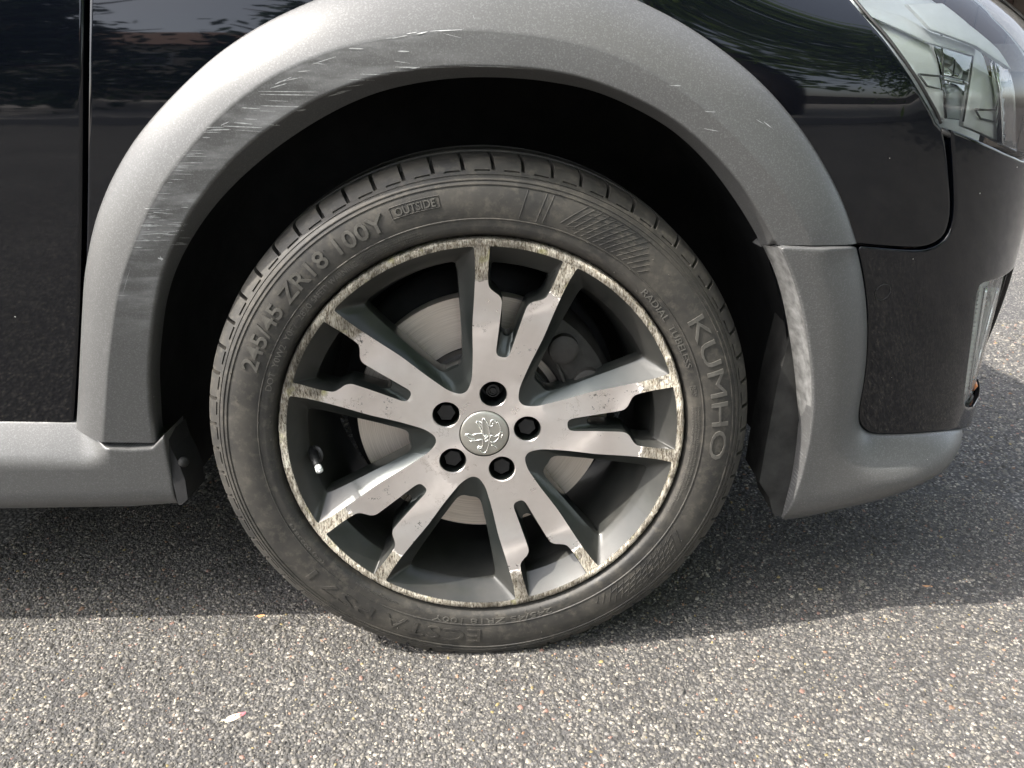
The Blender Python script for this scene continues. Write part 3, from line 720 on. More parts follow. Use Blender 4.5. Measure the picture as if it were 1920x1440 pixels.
def build_rim_face():
    tops = []; 
    for k in range(5):
        tops.append((rot2(WT, PHASE+36+72*k), rot2(WB, PHASE+36+72*k), .028)); tops.append((rot2(ST, PHASE+72*k), rot2(SB, PHASE+72*k), .026))
    pts = []; edges = []; holes = []
    def add_loop(L):
        k = len(pts); pts.extend(tuple(p) for p in L); edges.extend((k+i, k+(i+1) % len(L)) for i in range(len(L)))
    for T, B, d in tops: add_loop(T); holes.append(T)
    circ = [(RF*1.0002*cos(a), RF*1.0002*sin(a)) for a in np.linspace(0, 2*pi, 360, endpoint=False)]
    bolts = []
    for k in range(5):
        a = radians(PHASE+72*k); cx, cy = .0537*cos(a), .0537*sin(a)
        L = [(cx+.0172*cos(t), cy+.0172*sin(t)) for t in np.linspace(0, 2*pi, 40, endpoint=False)]
        bolts.append(np.array(L)); add_loop(L); holes.append(np.array(L))
    capL = np.array([(.0312*cos(t), .0312*sin(t)) for t in np.linspace(0, 2*pi, 90, endpoint=False)]); add_loop(capL); holes.append(capL)
    hubL = np.array([(.0790*cos(t), .0790*sin(t)) for t in np.linspace(0, 2*pi, 120, endpoint=False)])
    for T, B, d in tops:
        pass
    add_loop(circ)
    g = np.arange(-.24, .24, .006); G = np.stack(np.meshgrid(g, g), -1).reshape(-1, 2)
    ok = np.hypot(*G.T) < RF-.003
    for H in holes: ok &= ~inside(H, G); ok &= dist_poly(np.vstack([H, H[:1]]), G) > .0022
    pts.extend(tuple(p) for p in G[ok])
    v, e, f, *_ = delaunay_2d_cdt([Vector(p) for p in pts], edges, [], 0, 1e-7)
    P = np.array([tuple(p) for p in v]); cen = np.array([P[list(t)].mean(0) for t in f])
    keep = np.hypot(*cen.T) < RF+.0001
    for H in holes: keep &= ~inside(H, cen)
    sect = np.round((np.degrees(np.arctan2(cen[:, 1], cen[:, 0]))-PHASE)/72).astype(int) % 5
    rad = np.hypot(*cen.T)
    def emit(name, sel, k):
        m = MB(); V = [(p[0], face_y(*p), p[1]) for p in P]
        used = {}; VV = []; FF = []
        for t, s_ in zip(f, sel):
            if not s_: continue
            q = []
            for i in t:
                if i not in used: used[i] = len(VV); VV.append(V[i])
                q.append(used[i])
            a, b, c_ = (np.array(VV[i]) for i in q)
            if np.cross(b-a, c_-a)[1] > 0: q = q[::-1]
            FF.append(q)
        m.add(VV, FF, 0)
        for wi, (T, B, d) in enumerate(tops):       # walls
            n = len(T); ty = np.array([face_y(*p) for p in T]); L0 = [(p[0], y, p[1]) for p, y in zip(T, ty)]
            Mi = T*.55+B*.45; L1 = [(p[0], y+(d-y)*.52, p[1]) for p, y in zip(Mi, ty)]
            M2 = T*.06+B*.94; L2 = [(p[0], d-.0022, p[1]) for p in M2]
            L3 = [(p[0], d+.002, p[1]) for p in B]; Bx = B+(B-B.mean(0))*.035; L4 = [(p[0], d+.026, p[1]) for p in Bx]
            rows = [L0, L1, L2, L3, L4]
            for a in range(4):
                for i in range(n):
                    j = (i+1) % n; mx = (T[i]+T[j])/2
                    sec = round((degrees(atan2(mx[1], mx[0]))-PHASE)/72) % 5; rr = hypot(*mx)
                    if (k == 'hub' and rr < .079) or (k != 'hub' and rr >= .079 and sec == k):
                        m.add([rows[a][i], rows[a][j], rows[a+1][j], rows[a+1][i]], [(0, 1, 2, 3)], 1)
        if k == 'hub':
            for L in bolts:
                c0 = L.mean(0); n = len(L); rows = []
                for fct, y in ((1, None), (.955, .0012), (.94, .006), (.90, .045)):
                    Q = c0+(L-c0)*fct; rows.append([(p[0], face_y(*p) if y is None else face_y(*p)+y, p[1]) for p in Q])
                for a in range(3):
                    for i in range(n):
                        j = (i+1) % n; m.add([rows[a][i], rows[a][j], rows[a+1][j], rows[a+1][i]], [(0, 1, 2, 3)], 0 if a == 0 else 1)
                b_ = [(p[0], face_y(*p)+.044, p[1]) for p in (c0+(L-c0)*.92)]; m.add(b_, [tuple(range(n))], 1)
            rows = [[(p[0]*q, y, p[1]*q) for p in capL] for q, y in ((1, float(dish(.0312))), (.99, float(dish(.0312))+.006))]
            n = len(capL)
            for i in range(n): j = (i+1) % n; m.add([rows[0][i], rows[0][j], rows[1][j], rows[1][i]], [(0, 1, 2, 3)], 1)
        o = m.build(name, [MACH, POCKET], WHEEL)
        bm = bmesh.new(); bm.from_mesh(o.data); bmesh.ops.remove_doubles(bm, verts=bm.verts, dist=1e-5)
        bmesh.ops.recalc_face_normals(bm, faces=bm.faces); bm.to_mesh(o.data); bm.free(); o.data.set_sharp_from_angle(angle=radians(28))
        return o
    emit('hub', keep & (rad < .079), 'hub')
    for k in range(5): emit('spoke', keep & (rad >= .079) & (sect == k), k)
build_rim_face()
def build_rim():
    m = MB()
    def lipf(r, y, a):
        k = max(0, 1-abs(r-.2425)/.006); v = Vector((cos(a)*60, sin(a)*60, r*300))
        n1 = mnoise.noise(v*.7); n2 = mnoise.noise(v*2.3)
        dy = k*(.0013*abs(n1)+.0010*abs(n2)); dr = -k*(.0010*n1+.0008*n2) if r > .238 else k*.0012*n2
        return ((r+dr)*cos(a), y+dy, (r+dr)*sin(a))
    m.lathe([(RF-.0004, .0004), (.2382, -.0006), (.2400, -.0012), (.2420, -.0014), (.2438, -.0010), (.2452, .0006), (.2462, .004), (.2466, .012)], 720, 0, fn=lipf)
    m.lathe([(RF-.0002, .0005), (.2372, .012), (.232, .026), (.2165, .029), (.2135, .05), (.206, .085), (.204, .15), (.213, .195), (.235, .205)], 180, 1)
    o = m.build('rim', [MACH, POCKET], WHEEL); o.data.set_sharp_from_angle(angle=radians(40)); return o
build_rim()
# tyre
PROF = [(.2455, .020), (.2472, .010), (.2490, .0035), (.2508, .0002), (.2522, -.0030), (.2550, -.0052), (.2600, -.0062), (.2662, -.0066), (.2668, -.0074), (.2676, -.0075), (.2682, -.0066), (.2740, -.0078), (.2850, -.0082), (.2950, -.0074), (.3025, -.0052), (.3030, -.0060), (.3038, -.0060), (.3043, -.0048), (.3072, -.0036), (.3077, -.0044), (.3085, -.0043), (.3090, -.0029), (.3118, -.0012), (.3122, .0000), (.3128, .0004), (.3134, -.0001),
        (.3160, .0016), (.3166, .0022), (.3174, .0029), (.3180, .0034), (.3210, .0054), (.3245, .0084), (.3278, .0122), (.3302, .0190), (.3320, .0310), (.3330, .0480), (.3332, .0540), (.3270, .0548), (.3270, .0640), (.3345, .0650), (.3365, .0950), (.3300, .0960), (.3300, .1080), (.3368, .1090), (.3350, .1500), (.3270, .1520), (.3270, .1600), (.3325, .1610), (.3290, .1880), (.3180, .2060), (.2900, .2150), (.2600, .2100), (.2440, .2000)]
def sidewall_y(r):
    p = [(a, b) for a, b in PROF if b < .012 and a < .32]; return float(np.interp(r, [a for a, _ in p], [b for _, b in p]))
def squash(x, y, z):
    f = -.3185
    if z < f+.03:
        t = min(1, (f+.03-z)/.045)
        y2 = y-.011*t*t if y < .05 else y
        return (x, y2, max(z, f+.0005*(z-f)) if z < f else z)
    return (x, y, z)
def build_tyre():
    NS = 62; per = 360/NS; offs = [0, .08, .16, .80, .88, 1.15, 1.25, 2.0, 3.0, 4.1, 4.2, 5.0]
    offs = [o for o in offs if o < per-.1]
    A = [k*per+o for k in range(NS) for o in offs]; O = [o for k in range(NS) for o in offs]
    V = []; P = len(PROF)
    for a, o in zip(A, O):
        for r, y in PROF:
            rr, yy = r, y
            sh = 0.0
            if .0030 < y < .0535 and r > .3179:
                sh = 1.7*((y-.003)/.05)**.8
                if o in (.16, .80): rr -= .0085*min(1, (y-.0032)/.006); yy += .0012
            if r in (.3166, .3174) and 1.2 < o < 4.15: yy += .0016; rr -= .0008
            th = radians(a+sh*.55); V.append(squash(rr*cos(th), yy, rr*sin(th)))
    n = len(A); F = []
    for i in range(n):
        j = (i+1) % n
        for q in range(P-1): F.append((i*P+q, j*P+q, j*P+q+1, i*P+q+1))
    o = mesh('tyre', V, F, RUBBER, WHEEL)
    bm = bmesh.new(); bm.from_mesh(o.data); bmesh.ops.recalc_face_normals(bm, faces=bm.faces); bm.to_mesh(o.data); bm.free()
    o.data.set_sharp_from_angle(angle=radians(38)); return o
build_tyre()
# lettering raised on the sidewall
FONT_OBJS = []
def text_verts(txt, bold=0.0):
    cu = bpy.data.curves.new('t', 'FONT'); cu.body = txt; cu.size = 1; cu.resolution_u = 3; cu.offset = bold; cu.extrude = .5
    o = bpy.data.objects.new('t', cu); COL.objects.link(o); bpy.context.view_layer.update()
    me = bpy.data.meshes.new_from_object(o.evaluated_get(bpy.context.evaluated_depsgraph_get()))
    V = [tuple(v.co) for v in me.vertices]; F = [tuple(p.vertices) for p in me.polygons]
    bpy.data.objects.remove(o); bpy.data.curves.remove(cu); bpy.data.meshes.remove(me); return V, F
def subdiv_text(V, F, maxlen):
    bm = bmesh.new(); vs = [bm.verts.new(v) for v in V]
    for f in F:
        try: bm.faces.new([vs[i] for i in f])
        except ValueError: pass
    bmesh.ops.triangulate(bm, faces=bm.faces)
    for _ in range(2):
        E = [e for e in bm.edges if e.calc_length() > maxlen]
        if not E: break
        bmesh.ops.subdivide_edges(bm, edges=E, cuts=1)
    V = [tuple(v.co) for v in bm.verts]; bm.verts.index_update(); F = [tuple(v.index for v in f.verts) for f in bm.faces]; bm.free(); return V, F
def arc_text(name, txt, a0, a1, r0, h, raise_=.0007, bold=0.0, mat=None):
    """reads clockwise from angle a0 to a1 (degrees), foot at radius r0, cap height h"""
    V, F = text_verts(txt, bold); V, F = subdiv_text(V, F, .5)
    x = np.array([v[0] for v in V]); x0, x1 = x.min(), x.max(); cap = .70
    W = []
    for vx, vy, vz in V:
        a = radians(a0+(a1-a0)*(vx-x0)/(x1-x0)); r = r0+vy/cap*h
        W.append(squash(r*cos(a), sidewall_y(r)-raise_*(vz+.35), r*sin(a)))
    return mesh(name, W, F, mat or LETTER, WHEEL, smooth=False)
arc_text('size_lettering', '245/45 ZR18 100Y', 159.5, 111.5, .2765, .0185, .0016, .012)
arc_text('side_lettering', 'OUTSIDE', 108.7, 99.8, .2855, .0085, .0012, .01)
arc_text('maker_lettering', 'KUMHO', 32.0, -6.0, .2770, .0205, .0015, .0)
arc_text('date_lettering', 'DOT  Y0W2  Y0F7  2820', 163.5, 137.5, .2565, .0068, .0007)
arc_text('warning_lettering', 'SAFETY WARNING:', 136.5, 121.5, .2570, .0062, .0007, .01)
for k in range(4):
    arc_text('warning_lettering', 'SERIOUS INJURY MAY RESULT FROM TIRE FAILURE DUE TO UNDERINFLATION', 121, 103+k*.8, .2540+.0026*k, .0016, .0005)
arc_text('type_lettering', 'RADIAL  TUBELESS', 45.5, 20.5, .2555, .0075, .0008)
arc_text('load_lettering', 'EXTRA', 15.2, 12.2, .2585, .0030, .0006); arc_text('load_lettering', 'LOAD', 15.2, 12.4, .2545, .0030, .0006)
for k in range(3):
    arc_text('load_lettering', 'MAX LOAD 800kg (1764lbs)  MAX PRESS 350kPa', 9, -24+k*4, .2535+.0036*k, .0021, .0005)
arc_text('size_lettering', '245/45 ZR18 100Y', -71, -106, .2580, .0075, .0007)
arc_text('model_lettering', 'ECSTA', -92, -119, .2740, .0200, .0009, mat=RUBBER)
arc_text('model_lettering', 'PS71', -122, -142, .2760, .0170, .0009, mat=RUBBER)
arc_text('plant_lettering', 'TREAD : 2 STEEL + 2 POLYESTER + 1 NYLON', -117, -131, .2555, .0022, .0005)
arc_text('approval_lettering', '(E4) 0223814', -142, -157, .2610, .0042, .0005)
def strip(m, pts, wdt, h):      # thin raised line on the sidewall; pts = (r, deg)
    V = []; n = len(pts)
    P = [np.array((r*cos(radians(a)), r*sin(radians(a)))) for r, a in pts]
    for i, p in enumerate(P):
        t = P[min(i+1, n-1)]-P[max(i-1, 0)]; t /= np.linalg.norm(t); nn = np.array((-t[1], t[0]))*wdt/2
        for q, hh in ((p-nn, -.0002), (p-nn*.6, h), (p+nn*.6, h), (p+nn, -.0002)):
            V.append(squash(q[0], sidewall_y(hypot(*q))-hh, q[1]))
    F = [(i*4+k, i*4+k+1, (i+1)*4+k+1, (i+1)*4+k) for i in range(n-1) for k in range(3)]
    m.add(V, F)
m = MB()
for ring in ((.2838, 109.6, 99.0), (.2960, 109.6, 99.0)): strip(m, [(ring[0], a) for a in np.linspace(ring[1], ring[2], 12)], .0008, .0008)
strip(m, [(.2838, 109.6), (.2960, 109.6)], .0008, .0008); strip(m, [(.2838, 99.0), (.2960, 99.0)], .0008, .0008)
m.build('side_mark_border', RUBBER, WHEEL)
m = MB()           # lattice of slanted ridges, twice round the sidewall
for c0, c1 in ((73, 50), (-27, -57)):
    d = 1 if c1 < c0 else -1; L = np.linspace(c0, c1, 15)
    for i, a in enumerate(L):
        lo, hi = .2700+.0018*min(i, 4)*0, .3020
        trim_lo = .270+max(0, 5-i)*.0025*0; cut = max(0, (i-9))*.0045; strip(m, [(r, a-5.5*(r-.27)/.032) for r in np.linspace(lo+(.006 if i < 3 else 0), hi-cut, 6)], .0007, .0006)
    for k in range(5):
        r0 = .274+k*.0062
        for i in range(1, 12-k):
            a = L[i]-5.5*(r0-.27)/.032; b = L[i+1]-5.5*(r0+.004-.27)/.032
            strip(m, [(r0, a), (r0+.003, b)], .0006, .0005)
tag(m.build('sidewall_ridge', RUBBER, WHEEL), kind='stuff')
m = MB()           # moulded bars at wear marks
for a in (77.5, 81.5, 76): strip(m, [(r, a-1.0*(r-.27)/.03) for r in np.linspace(.2695, .3018, 6)], .0007, .0005)
for a in np.arange(8, 360, 11.3):
    rr = .2530+.001*random.random(); strip(m, [(rr, a), (rr+.006, a-.8)], .0005, .0004)
tag(m.build('mould_line', RUBBER, WHEEL), kind='stuff')
m = MB()           # rubber hairs
for k in range(64):
    a = radians(random.uniform(0, 360)); r = random.choice((.2535, .2535, .2665, .291, .304)); p = Vector((r*cos(a), sidewall_y(r), r*sin(a)))
    m.tube([p+Vector((0, .001, 0)), p+Vector((random.uniform(-.0006, .0006), -.0022, .0003))], [.0006, .00045], 5)
tag(m.build('rubber_hair', RUBBER, WHEEL), kind='stuff')
# centre cap with emblem
def build_cap():
    m = MB(); y0 = float(dish(.03))
    m.lathe([(.0002, y0-.0022), (.010, y0-.0021), (.020, y0-.0017), (.027, y0-.0009), (.0294, y0-.0002), (.0303, y0+.0008), (.0304, y0+.005)], 96)
    cap = m.build('centre_cap', CAPM, WHEEL)
    # emblem strokes traced as raised lines: (x, z) on a 0..1600 drawing, cap centre (742, 785), radius 258
    S = [[(735, 610), (720, 640), (725, 740), (740, 800)], [(745, 612), (780, 690), (795, 780), (790, 870), (770, 950), (740, 990), (700, 975), (665, 940)],
         [(740, 800), (720, 775), (660, 775), (610, 790), (575, 775), (535, 790), (560, 800), (590, 825), (640, 835)],
         [(590, 855), (650, 850), (715, 840), (720, 900), (705, 930), (690, 915), (665, 930), (680, 940), (718, 935)],
         [(725, 770), (690, 700), (655, 650)], [(700, 690), (690, 650), (660, 640)], [(712, 705), (712, 660), (690, 640)],
         [(800, 700), (815, 640), (850, 632), (880, 650), (905, 700), (912, 750), (895, 790), (850, 810), (815, 795), (800, 820)],
         [(800, 700), (830, 690), (835, 665)], [(855, 645), (870, 665), (880, 660)], [(912, 760), (940, 770)], [(905, 780), (890, 830), (850, 870), (810, 870)], [(935, 795), (920, 830)],
         [(735, 790), (780, 800), (760, 830), (780, 850), (750, 860)], [(815, 905), (850, 915), (880, 950)], [(740, 810), (765, 800), (745, 840)]]
    e = MB()
    for L in S:
        c = catmull(L, 5); pts = []
        for x, y in c:
            X, Z = (x-742)/258*.0298, (785-y)/240*.0298
            r = hypot(X, Z); pts.append((X, y0-.0026+.0017*(r/.03)**2, Z))
        e.tube(pts, .00075, 6)
    e.build('emblem', EMB, WHEEL)
build_cap()
def build_bolts():
    first = None
    for k in range(5):
        a = radians(PHASE+72*k); c = (.0537*cos(a), .0537*sin(a)); y0 = float(dish(.0537))+.010; m = MB()
        if k == 0:
            m.lathe([(.0003, y0+.002), (.0032, y0+.002), (.0036, y0+.0012), (.0044, y0+.0012), (.0046, y0+.004), (.0064, y0+.004), (.0067, y0+.002), (.0082, y0+.002), (.0086, y0+.006), (.0100, y0+.012), (.0105, y0+.034)], 32)
            o = m.build('locking_bolt', CAPBLK, WHEEL, sharp=35)
        else:
            ph = random.uniform(0, 60); V = []
            for r, y in ((.0108, y0-.003), (.0118, y0-.0015), (.0124, y0+.018), (.0145, y0+.022), (.0145, y0+.034)):
                n = 6 if True else 0
                V += [(r*cos(radians(ph+60*i)), y, r*sin(radians(ph+60*i))) for i in range(6)]
            F = [tuple(range(6))]+[(q*6+i, q*6+(i+1) % 6, (q+1)*6+(i+1) % 6, (q+1)*6+i) for q in range(4) for i in range(6)]
            m.add(V, F); o = m.build('bolt_cap', CAPBLK, WHEEL, smooth=False)
        o.location = (c[0], 0, c[1])
build_bolts()
# valve with a shallow seat
va = radians(-173.5); vc = Vector((.2125*cos(va), .020, .2125*sin(va)))
m = MB(); d = Vector((.36, -.78, -.30)).normalized()
m.tube([vc-d*.012, vc+d*.010, vc+d*.020], [.0058, .0048, .0040], 14); m.build('valve_stem', GASKET, WHEEL)
m = MB(); m.tube([vc+d*.019, vc+d*.021, vc+d*.027, vc+d*.0275], [.0040, .0043, .0043, .0030], 12); m.tube([vc+d*.0272, vc+d*.0285], [.0022, .0018], 10)
m.build('valve_cap', SILVER, WHEEL)
m = MB(); m.lathe([(.0062, 0), (.0105, -.0004), (.0118, .0012)], 28); o = m.build('valve_seat', GASKET, WHEEL); o.location = vc+Vector((.001, .004, 0)); o.rotation_euler = (radians(-10), 0, radians(-30))
# brake disc, bell, caliper
m = MB(); m.lathe([(.098, .0755), (.1625, .0745), (.1632, .0765), (.1632, .098)], 120); m.build('brake_disc', DISC, WHEEL, sharp=40)
m = MB(); m.lathe([(.001, .055), (.080, .055), (.0955, .060), (.0975, .078), (.095, .10)], 72); m.build('disc_bell', CASTM, WHEEL, sharp=40)
def build_caliper():
    m = MB(); a0, a1 = radians(8), radians(62)
    m.lathe([(.108, .070), (.112, .050), (.125, .043), (.150, .043), (.168, .050), (.176, .066), (.177, .115)], 18, a0=a0, a1=a1)
    for a in (a0, a1):
        P = [(r*cos(a), y, r*sin(a)) for r, y in ((.108, .070), (.112, .050), (.125, .043), (.150, .043), (.168, .050), (.176, .066), (.177, .115), (.108, .115))]; m.add(P, [tuple(range(8))])
    for deg in (24, 46):
        p = Vector((.142*cos(radians(deg)), .045, .142*sin(radians(deg)))); m.tube([p, p+Vector((0, -.010, 0)), p+Vector((0, -.012, 0))], [.019, .018, .014], 22)
    for deg in (10, 60):
        p = Vector((.120*cos(radians(deg)), .060, .120*sin(radians(deg)))); m.tube([p, p+Vector((0, -.018, 0))], [.009, .009], 12)
    m.tube([(.12, .046, .02), (.105, .040, .05), (.09, .045, .085)], .0022, 8)
    m.build('brake_caliper', CASTM, WHEEL, sharp=35)
build_caliper()
m = MB(); m.lathe([(.03, .105), (.16, .108), (.185, .125), (.188, .16)], 48); m.build('splash_shield', LINER, WHEEL)

# ------------------------------------------------------------------ headlight and running light
def px_panel(name, pts, off, mat, parent, n=4, spacing=.008, depth=.006, closed_smooth=False):
    P = tr(pts, off); return panel(name, [tuple(p) for p in P], mat, parent, off=lambda Q: np.full(len(Q), off), spacing=spacing, roll=.0008, depth=depth)
HEAD = empty('headlight', body(.55, .70), CAR); HEAD.matrix_parent_inverse = Matrix()
def under(o, par): o.parent = par; o.matrix_parent_inverse = Matrix.Translation(par.location).inverted(); return o
SHADE = simple('smoked_lamp_plastic', (.05, .052, .05), .35, var=.2)
hl_in = tr(catmull([(x+4, y+2) for x, y in HL_EDGE], 4)); lowe = tr([(1768, 237), (1800, 251), (1850, 273), (1900, 296), (1916, 303)])
lens = [tuple(p) for p in hl_in[::-1]]+[tuple(p) for p in lowe]+[(X0+.44, lowe[-1][1]+.004), (X0+.54, .74), (X0+.56, .82), (X0+.54, .875), (X0+.30, .882), (hl_in[-1][0]+.02, .882)]
under(panel('lens', lens, GLASS, CAR, off=lambda P: np.full(len(P), .0015), spacing=.014, roll=.003, depth=.010), HEAD)
house = [(p[0]+.004, p[1]+.0) for p in lens]
under(panel('housing', house, SILVER, CAR, off=lambda P: np.full(len(P), -.075), spacing=.02, depth=.004), HEAD)
for nm, pts, off, mt in (
    ('reflector', [(1620, 24), (1733, 60), (1746, 92), (1764, 148), (1771, 226), (1764, 222), (1741, 178), (1692, 106), (1655, 60)], -.030, SILVER),
    ('chrome_bar', [(1612, 6), (1700, 33), (1745, 60), (1830, 90), (1828, 106), (1742, 80), (1690, 56), (1620, 26)], -.022, SILVER),
    ('mirror', [(1750, 84), (1826, 104), (1818, 152), (1767, 140)], -.040, CHROME),
    ('lamp_bowl', [(1768, 150), (1816, 160), (1806, 226), (1774, 222)], -.055, CHROME),
    ('reflector', [(1828, 126), (1866, 148), (1876, 268), (1806, 236), (1818, 160)], -.030, SILVER),
    ('chrome_bar', [(1866, 112), (1892, 130), (1903, 170), (1906, 286), (1880, 272), (1870, 150)], -.020, CHROME),
    ('sheen_panel', [(1702, 8), (1768, 6), (1820, 48), (1872, 92), (1896, 130), (1866, 110), (1830, 86), (1746, 55)], -.010, SILVER),  # panel added behind the lens to brighten it like mirrored sky
    ('chrome_bar', [(1768, 142), (1817, 153), (1816, 160), (1768, 149)], -.030, CHROME)):
    under(px_panel(nm, pts, off, mt, CAR), HEAD)
for L in ([(1722, 139), (1762, 143), (1766, 168), (1738, 161), (1722, 139)], [(1828, 205), (1872, 207), (1874, 231), (1838, 222), (1828, 205)], [(1765, 60), (1768, 140), (1774, 222)], [(1826, 92), (1818, 152), (1806, 228)]):
    m = MB(); m.tube([body(*trace(x, y, -.026), -.026) for x, y in L], .0011, 6); under(m.build('lamp_frame', SHADE, CAR), HEAD)
m = MB(); m.tube([body(*p, .0005) for p in tr(catmull([(x+1.5, y) for x, y in HL_EDGE[:9]], 3))], .0016, 6); under(m.build('lens_gasket', GASKET, CAR), HEAD)
m = MB(); m.tube([body(p[0], p[1]-.0045, -.002) for p in lowe]+[body(X0+.44, lowe[-1][1]-.004, -.002)], .0035, 6); under(m.build('lens_gasket', GASKET, CAR), HEAD)

LAMP = empty('running_light', body(led_l[4][0], led_l[4][1]), CAR)
poc = [(p[0]-.012, p[1]+.012*(i < 6)-.03*(i > len(led_l)-8)) for i, p in enumerate(led_l)]+[(led_hole[-4][0]+.05, zl0-.03), (led_hole[-1][0]+.06, zl1+.012)]
under(panel('pocket', poc, SILVER, CAR, off=lambda P: np.full(len(P), -.022), spacing=.012, depth=.004), LAMP)
lh = np.array(led_hole); lc = lh.mean(0)
under(panel('cover', [tuple(p) for p in lc+(lh-lc)*.985], GLASS, CAR, off=lambda P: np.full(len(P), -.006), spacing=.012, depth=.012), LAMP)
for a, b in (((1847, 538), (1815, 738)), ((1872, 540), (1838, 712))):
    m = MB(); P = [trace(a[0]+(b[0]-a[0])*t, a[1]+(b[1]-a[1])*t, -.012) for t in np.linspace(0, 1, 14)]; m.tube([body(*p, -.012) for p in P], .0034, 8); under(m.build('light_guide', CHROME, CAR), LAMP)
    m = MB()
    for i, t in enumerate(np.linspace(.02, .96, 24)):
        p = trace(a[0]-8+(b[0]-a[0])*t, a[1]+(b[1]-a[1])*t, -.016); m.box(body(*p, -.016), (.006, .004, .0048), Matrix.Rotation(.6, 3, 'Y'))
    under(m.build('facet_row', SILVER, CAR, smooth=False), LAMP)['kind'] = 'stuff'
ep = Vector(body(*trace(1824, 752, -.014), -.017)); m = MB(); m.tube([ep+Vector((.002, .0, .016)), ep+Vector((.001, 0, .008)), ep, ep-Vector((0, 0, .008)), ep-Vector((0, 0, .014))], [.007, .012, .014, .011, .004], 18); under(m.build('lamp_end', SILVER, CAR), LAMP)
bp = body(*trace(1823, 722, -.014), -.010); m = MB(); m.tube([(bp[0], bp[1], bp[2]-.008), (bp[0], bp[1], bp[2]), (bp[0], bp[1], bp[2]+.007)], [.004, .0075, .004], 12); under(m.build('bulb', AMBER, CAR), LAMP)
# parking sensor: a faint ring in the bumper skin
sc_ = trace(1655, 548, .002); ring = [body(sc_[0]+.0098*cos(t), sc_[1]+.0098*sin(t), .0021) for t in np.linspace(0, 2*pi, 40)]
m = MB(); m.tube(ring, .0006, 5); m.build('parking_sensor', GASKET, CAR)

# ------------------------------------------------------------------ scrape marks on the arch trim
from mathutils.bvhtree import BVHTree
def build_scratches():
    bv = BVHTree.FromPolygons([Vector(v.co) for v in FLARE.data.vertices], [tuple(p.vertices) for p in FLARE.data.polygons])
    Z = lambda L: [(400+a/3.2, b/3.2, 400+c/3.2, d/3.2, w_) for a, b, c, d, w_ in L]
    S = Z([(815, 290, 900, 293, 2.2), (1105, 307, 1175, 309, 2.2), (1035, 230, 1085, 226, 1.2), (1075, 230, 1165, 212, 2.0), (1160, 203, 1225, 192, 1.4), (1220, 204, 1285, 190, 2.6), (1300, 187, 1495, 178, 1.8), (1380, 200, 1490, 228, .8),
           (1085, 366, 1180, 380, 1.2), (1090, 402, 1230, 405, 1.6), (1180, 414, 1240, 402, 2.0), (1060, 428, 1205, 424, 1.4), (880, 444, 1060, 450, 1.3), (820, 478, 970, 482, 1.2), (1230, 408, 1500, 402, 1.0), (1480, 395, 1800, 402, 1.2), (1700, 402, 1920, 416, 1.0),
           (690, 577, 790, 552, 3.0), (740, 556, 830, 540, 2.4), (800, 520, 900, 508, 2.0), (590, 386, 735, 340, 1.8), (600, 378, 670, 386, 1.0), (505, 430, 580, 424, 1.6), (370, 505, 470, 462, 2.4), (340, 530, 440, 500, 2.0), (390, 492, 535, 462, 1.3),
           (270, 548, 630, 552, 1.4), (280, 566, 620, 571, 1.6), (330, 603, 450, 608, 1.2), (285, 634, 545, 642, 1.8), (170, 646, 280, 653, 2.2), (500, 664, 555, 658, 3.0), (240, 664, 380, 668, 1.0), (125, 735, 235, 745, 3.0), (60, 756, 292, 766, 2.2), (340, 748, 400, 752, 3.2), (185, 713, 262, 716, 1.4), (45, 752, 95, 730, 2.0), (130, 780, 300, 790, .9)])
    rn = random.Random(3)
    for _ in range(45):
        t = rn.random(); cx = np.interp(t, [0, .25, .5, .75, 1], [246, 268, 305, 355, 420]); cy = np.interp(t, [0, .25, .5, .75, 1], [470, 415, 345, 278, 210])
        S.append((cx+rn.uniform(-2, 6), cy+rn.uniform(-6, 8), cx+rn.uniform(12, 42), 0, rn.uniform(.5, 1.4))); q = S[-1]; S[-1] = (q[0], q[1], q[2], q[1]+rn.uniform(-.8, .8), q[4])
    for _ in range(34): x = rn.uniform(268, 345); y = rn.uniform(384, 462); S.append((x, y, x+rn.uniform(5, 30), y+rn.uniform(-.6, .6), rn.uniform(.6, 1.8)))
    S += [(232, 545, 245, 500, 1.3), (228, 560, 240, 515, 1.0), (1256, 160, 1278, 161, 1.2), (1322, 209, 1342, 210, .9), (1320, 241, 1346, 246, 1.4), (1041, 100, 1043, 112, 2.2), (1042, 76, 1043, 84, 1.5), (887, 28, 890, 38, 1.6), (1432, 228, 1447, 240, 2.4), (1418, 224, 1432, 232, 1.2), (296, 484, 306, 486, 5.0), (300, 480, 304, 490, 4.0)]
    m = MB()
    for x0, y0, x1, y1, wd in S:
        k = max(3, int(hypot(x1-x0, y1-y0)/5)); row = []
        for i in range(k+1):
            t = i/k; x, y = x0+(x1-x0)*t, y0+(y1-y0)*t; h = wd*.5*(sin(pi*(.06+.9*t))**.6)*rn.uniform(.55, 1.2); pr = []
            for dy in (-h, h):
                d = Vector(ray(x, y+dy)).normalized(); loc, nrm, idx, dist = bv.ray_cast(Vector(CAM), d)
                if loc is None: pr = None; break
                pr.append(loc-d*.0004)
            if pr is None: continue
            row.append(pr)
        V = [p for pr in row for p in pr]; m.add(V, [(2*i, 2*i+2, 2*i+3, 2*i+1) for i in range(len(row)-1)])
    sm = simple('scraped_plastic', (.40, .41, .41), .6, var=.3, scale=300)
    o = m.build('scratch', sm, CAR, smooth=False); o['kind'] = 'stuff'
build_scratches()

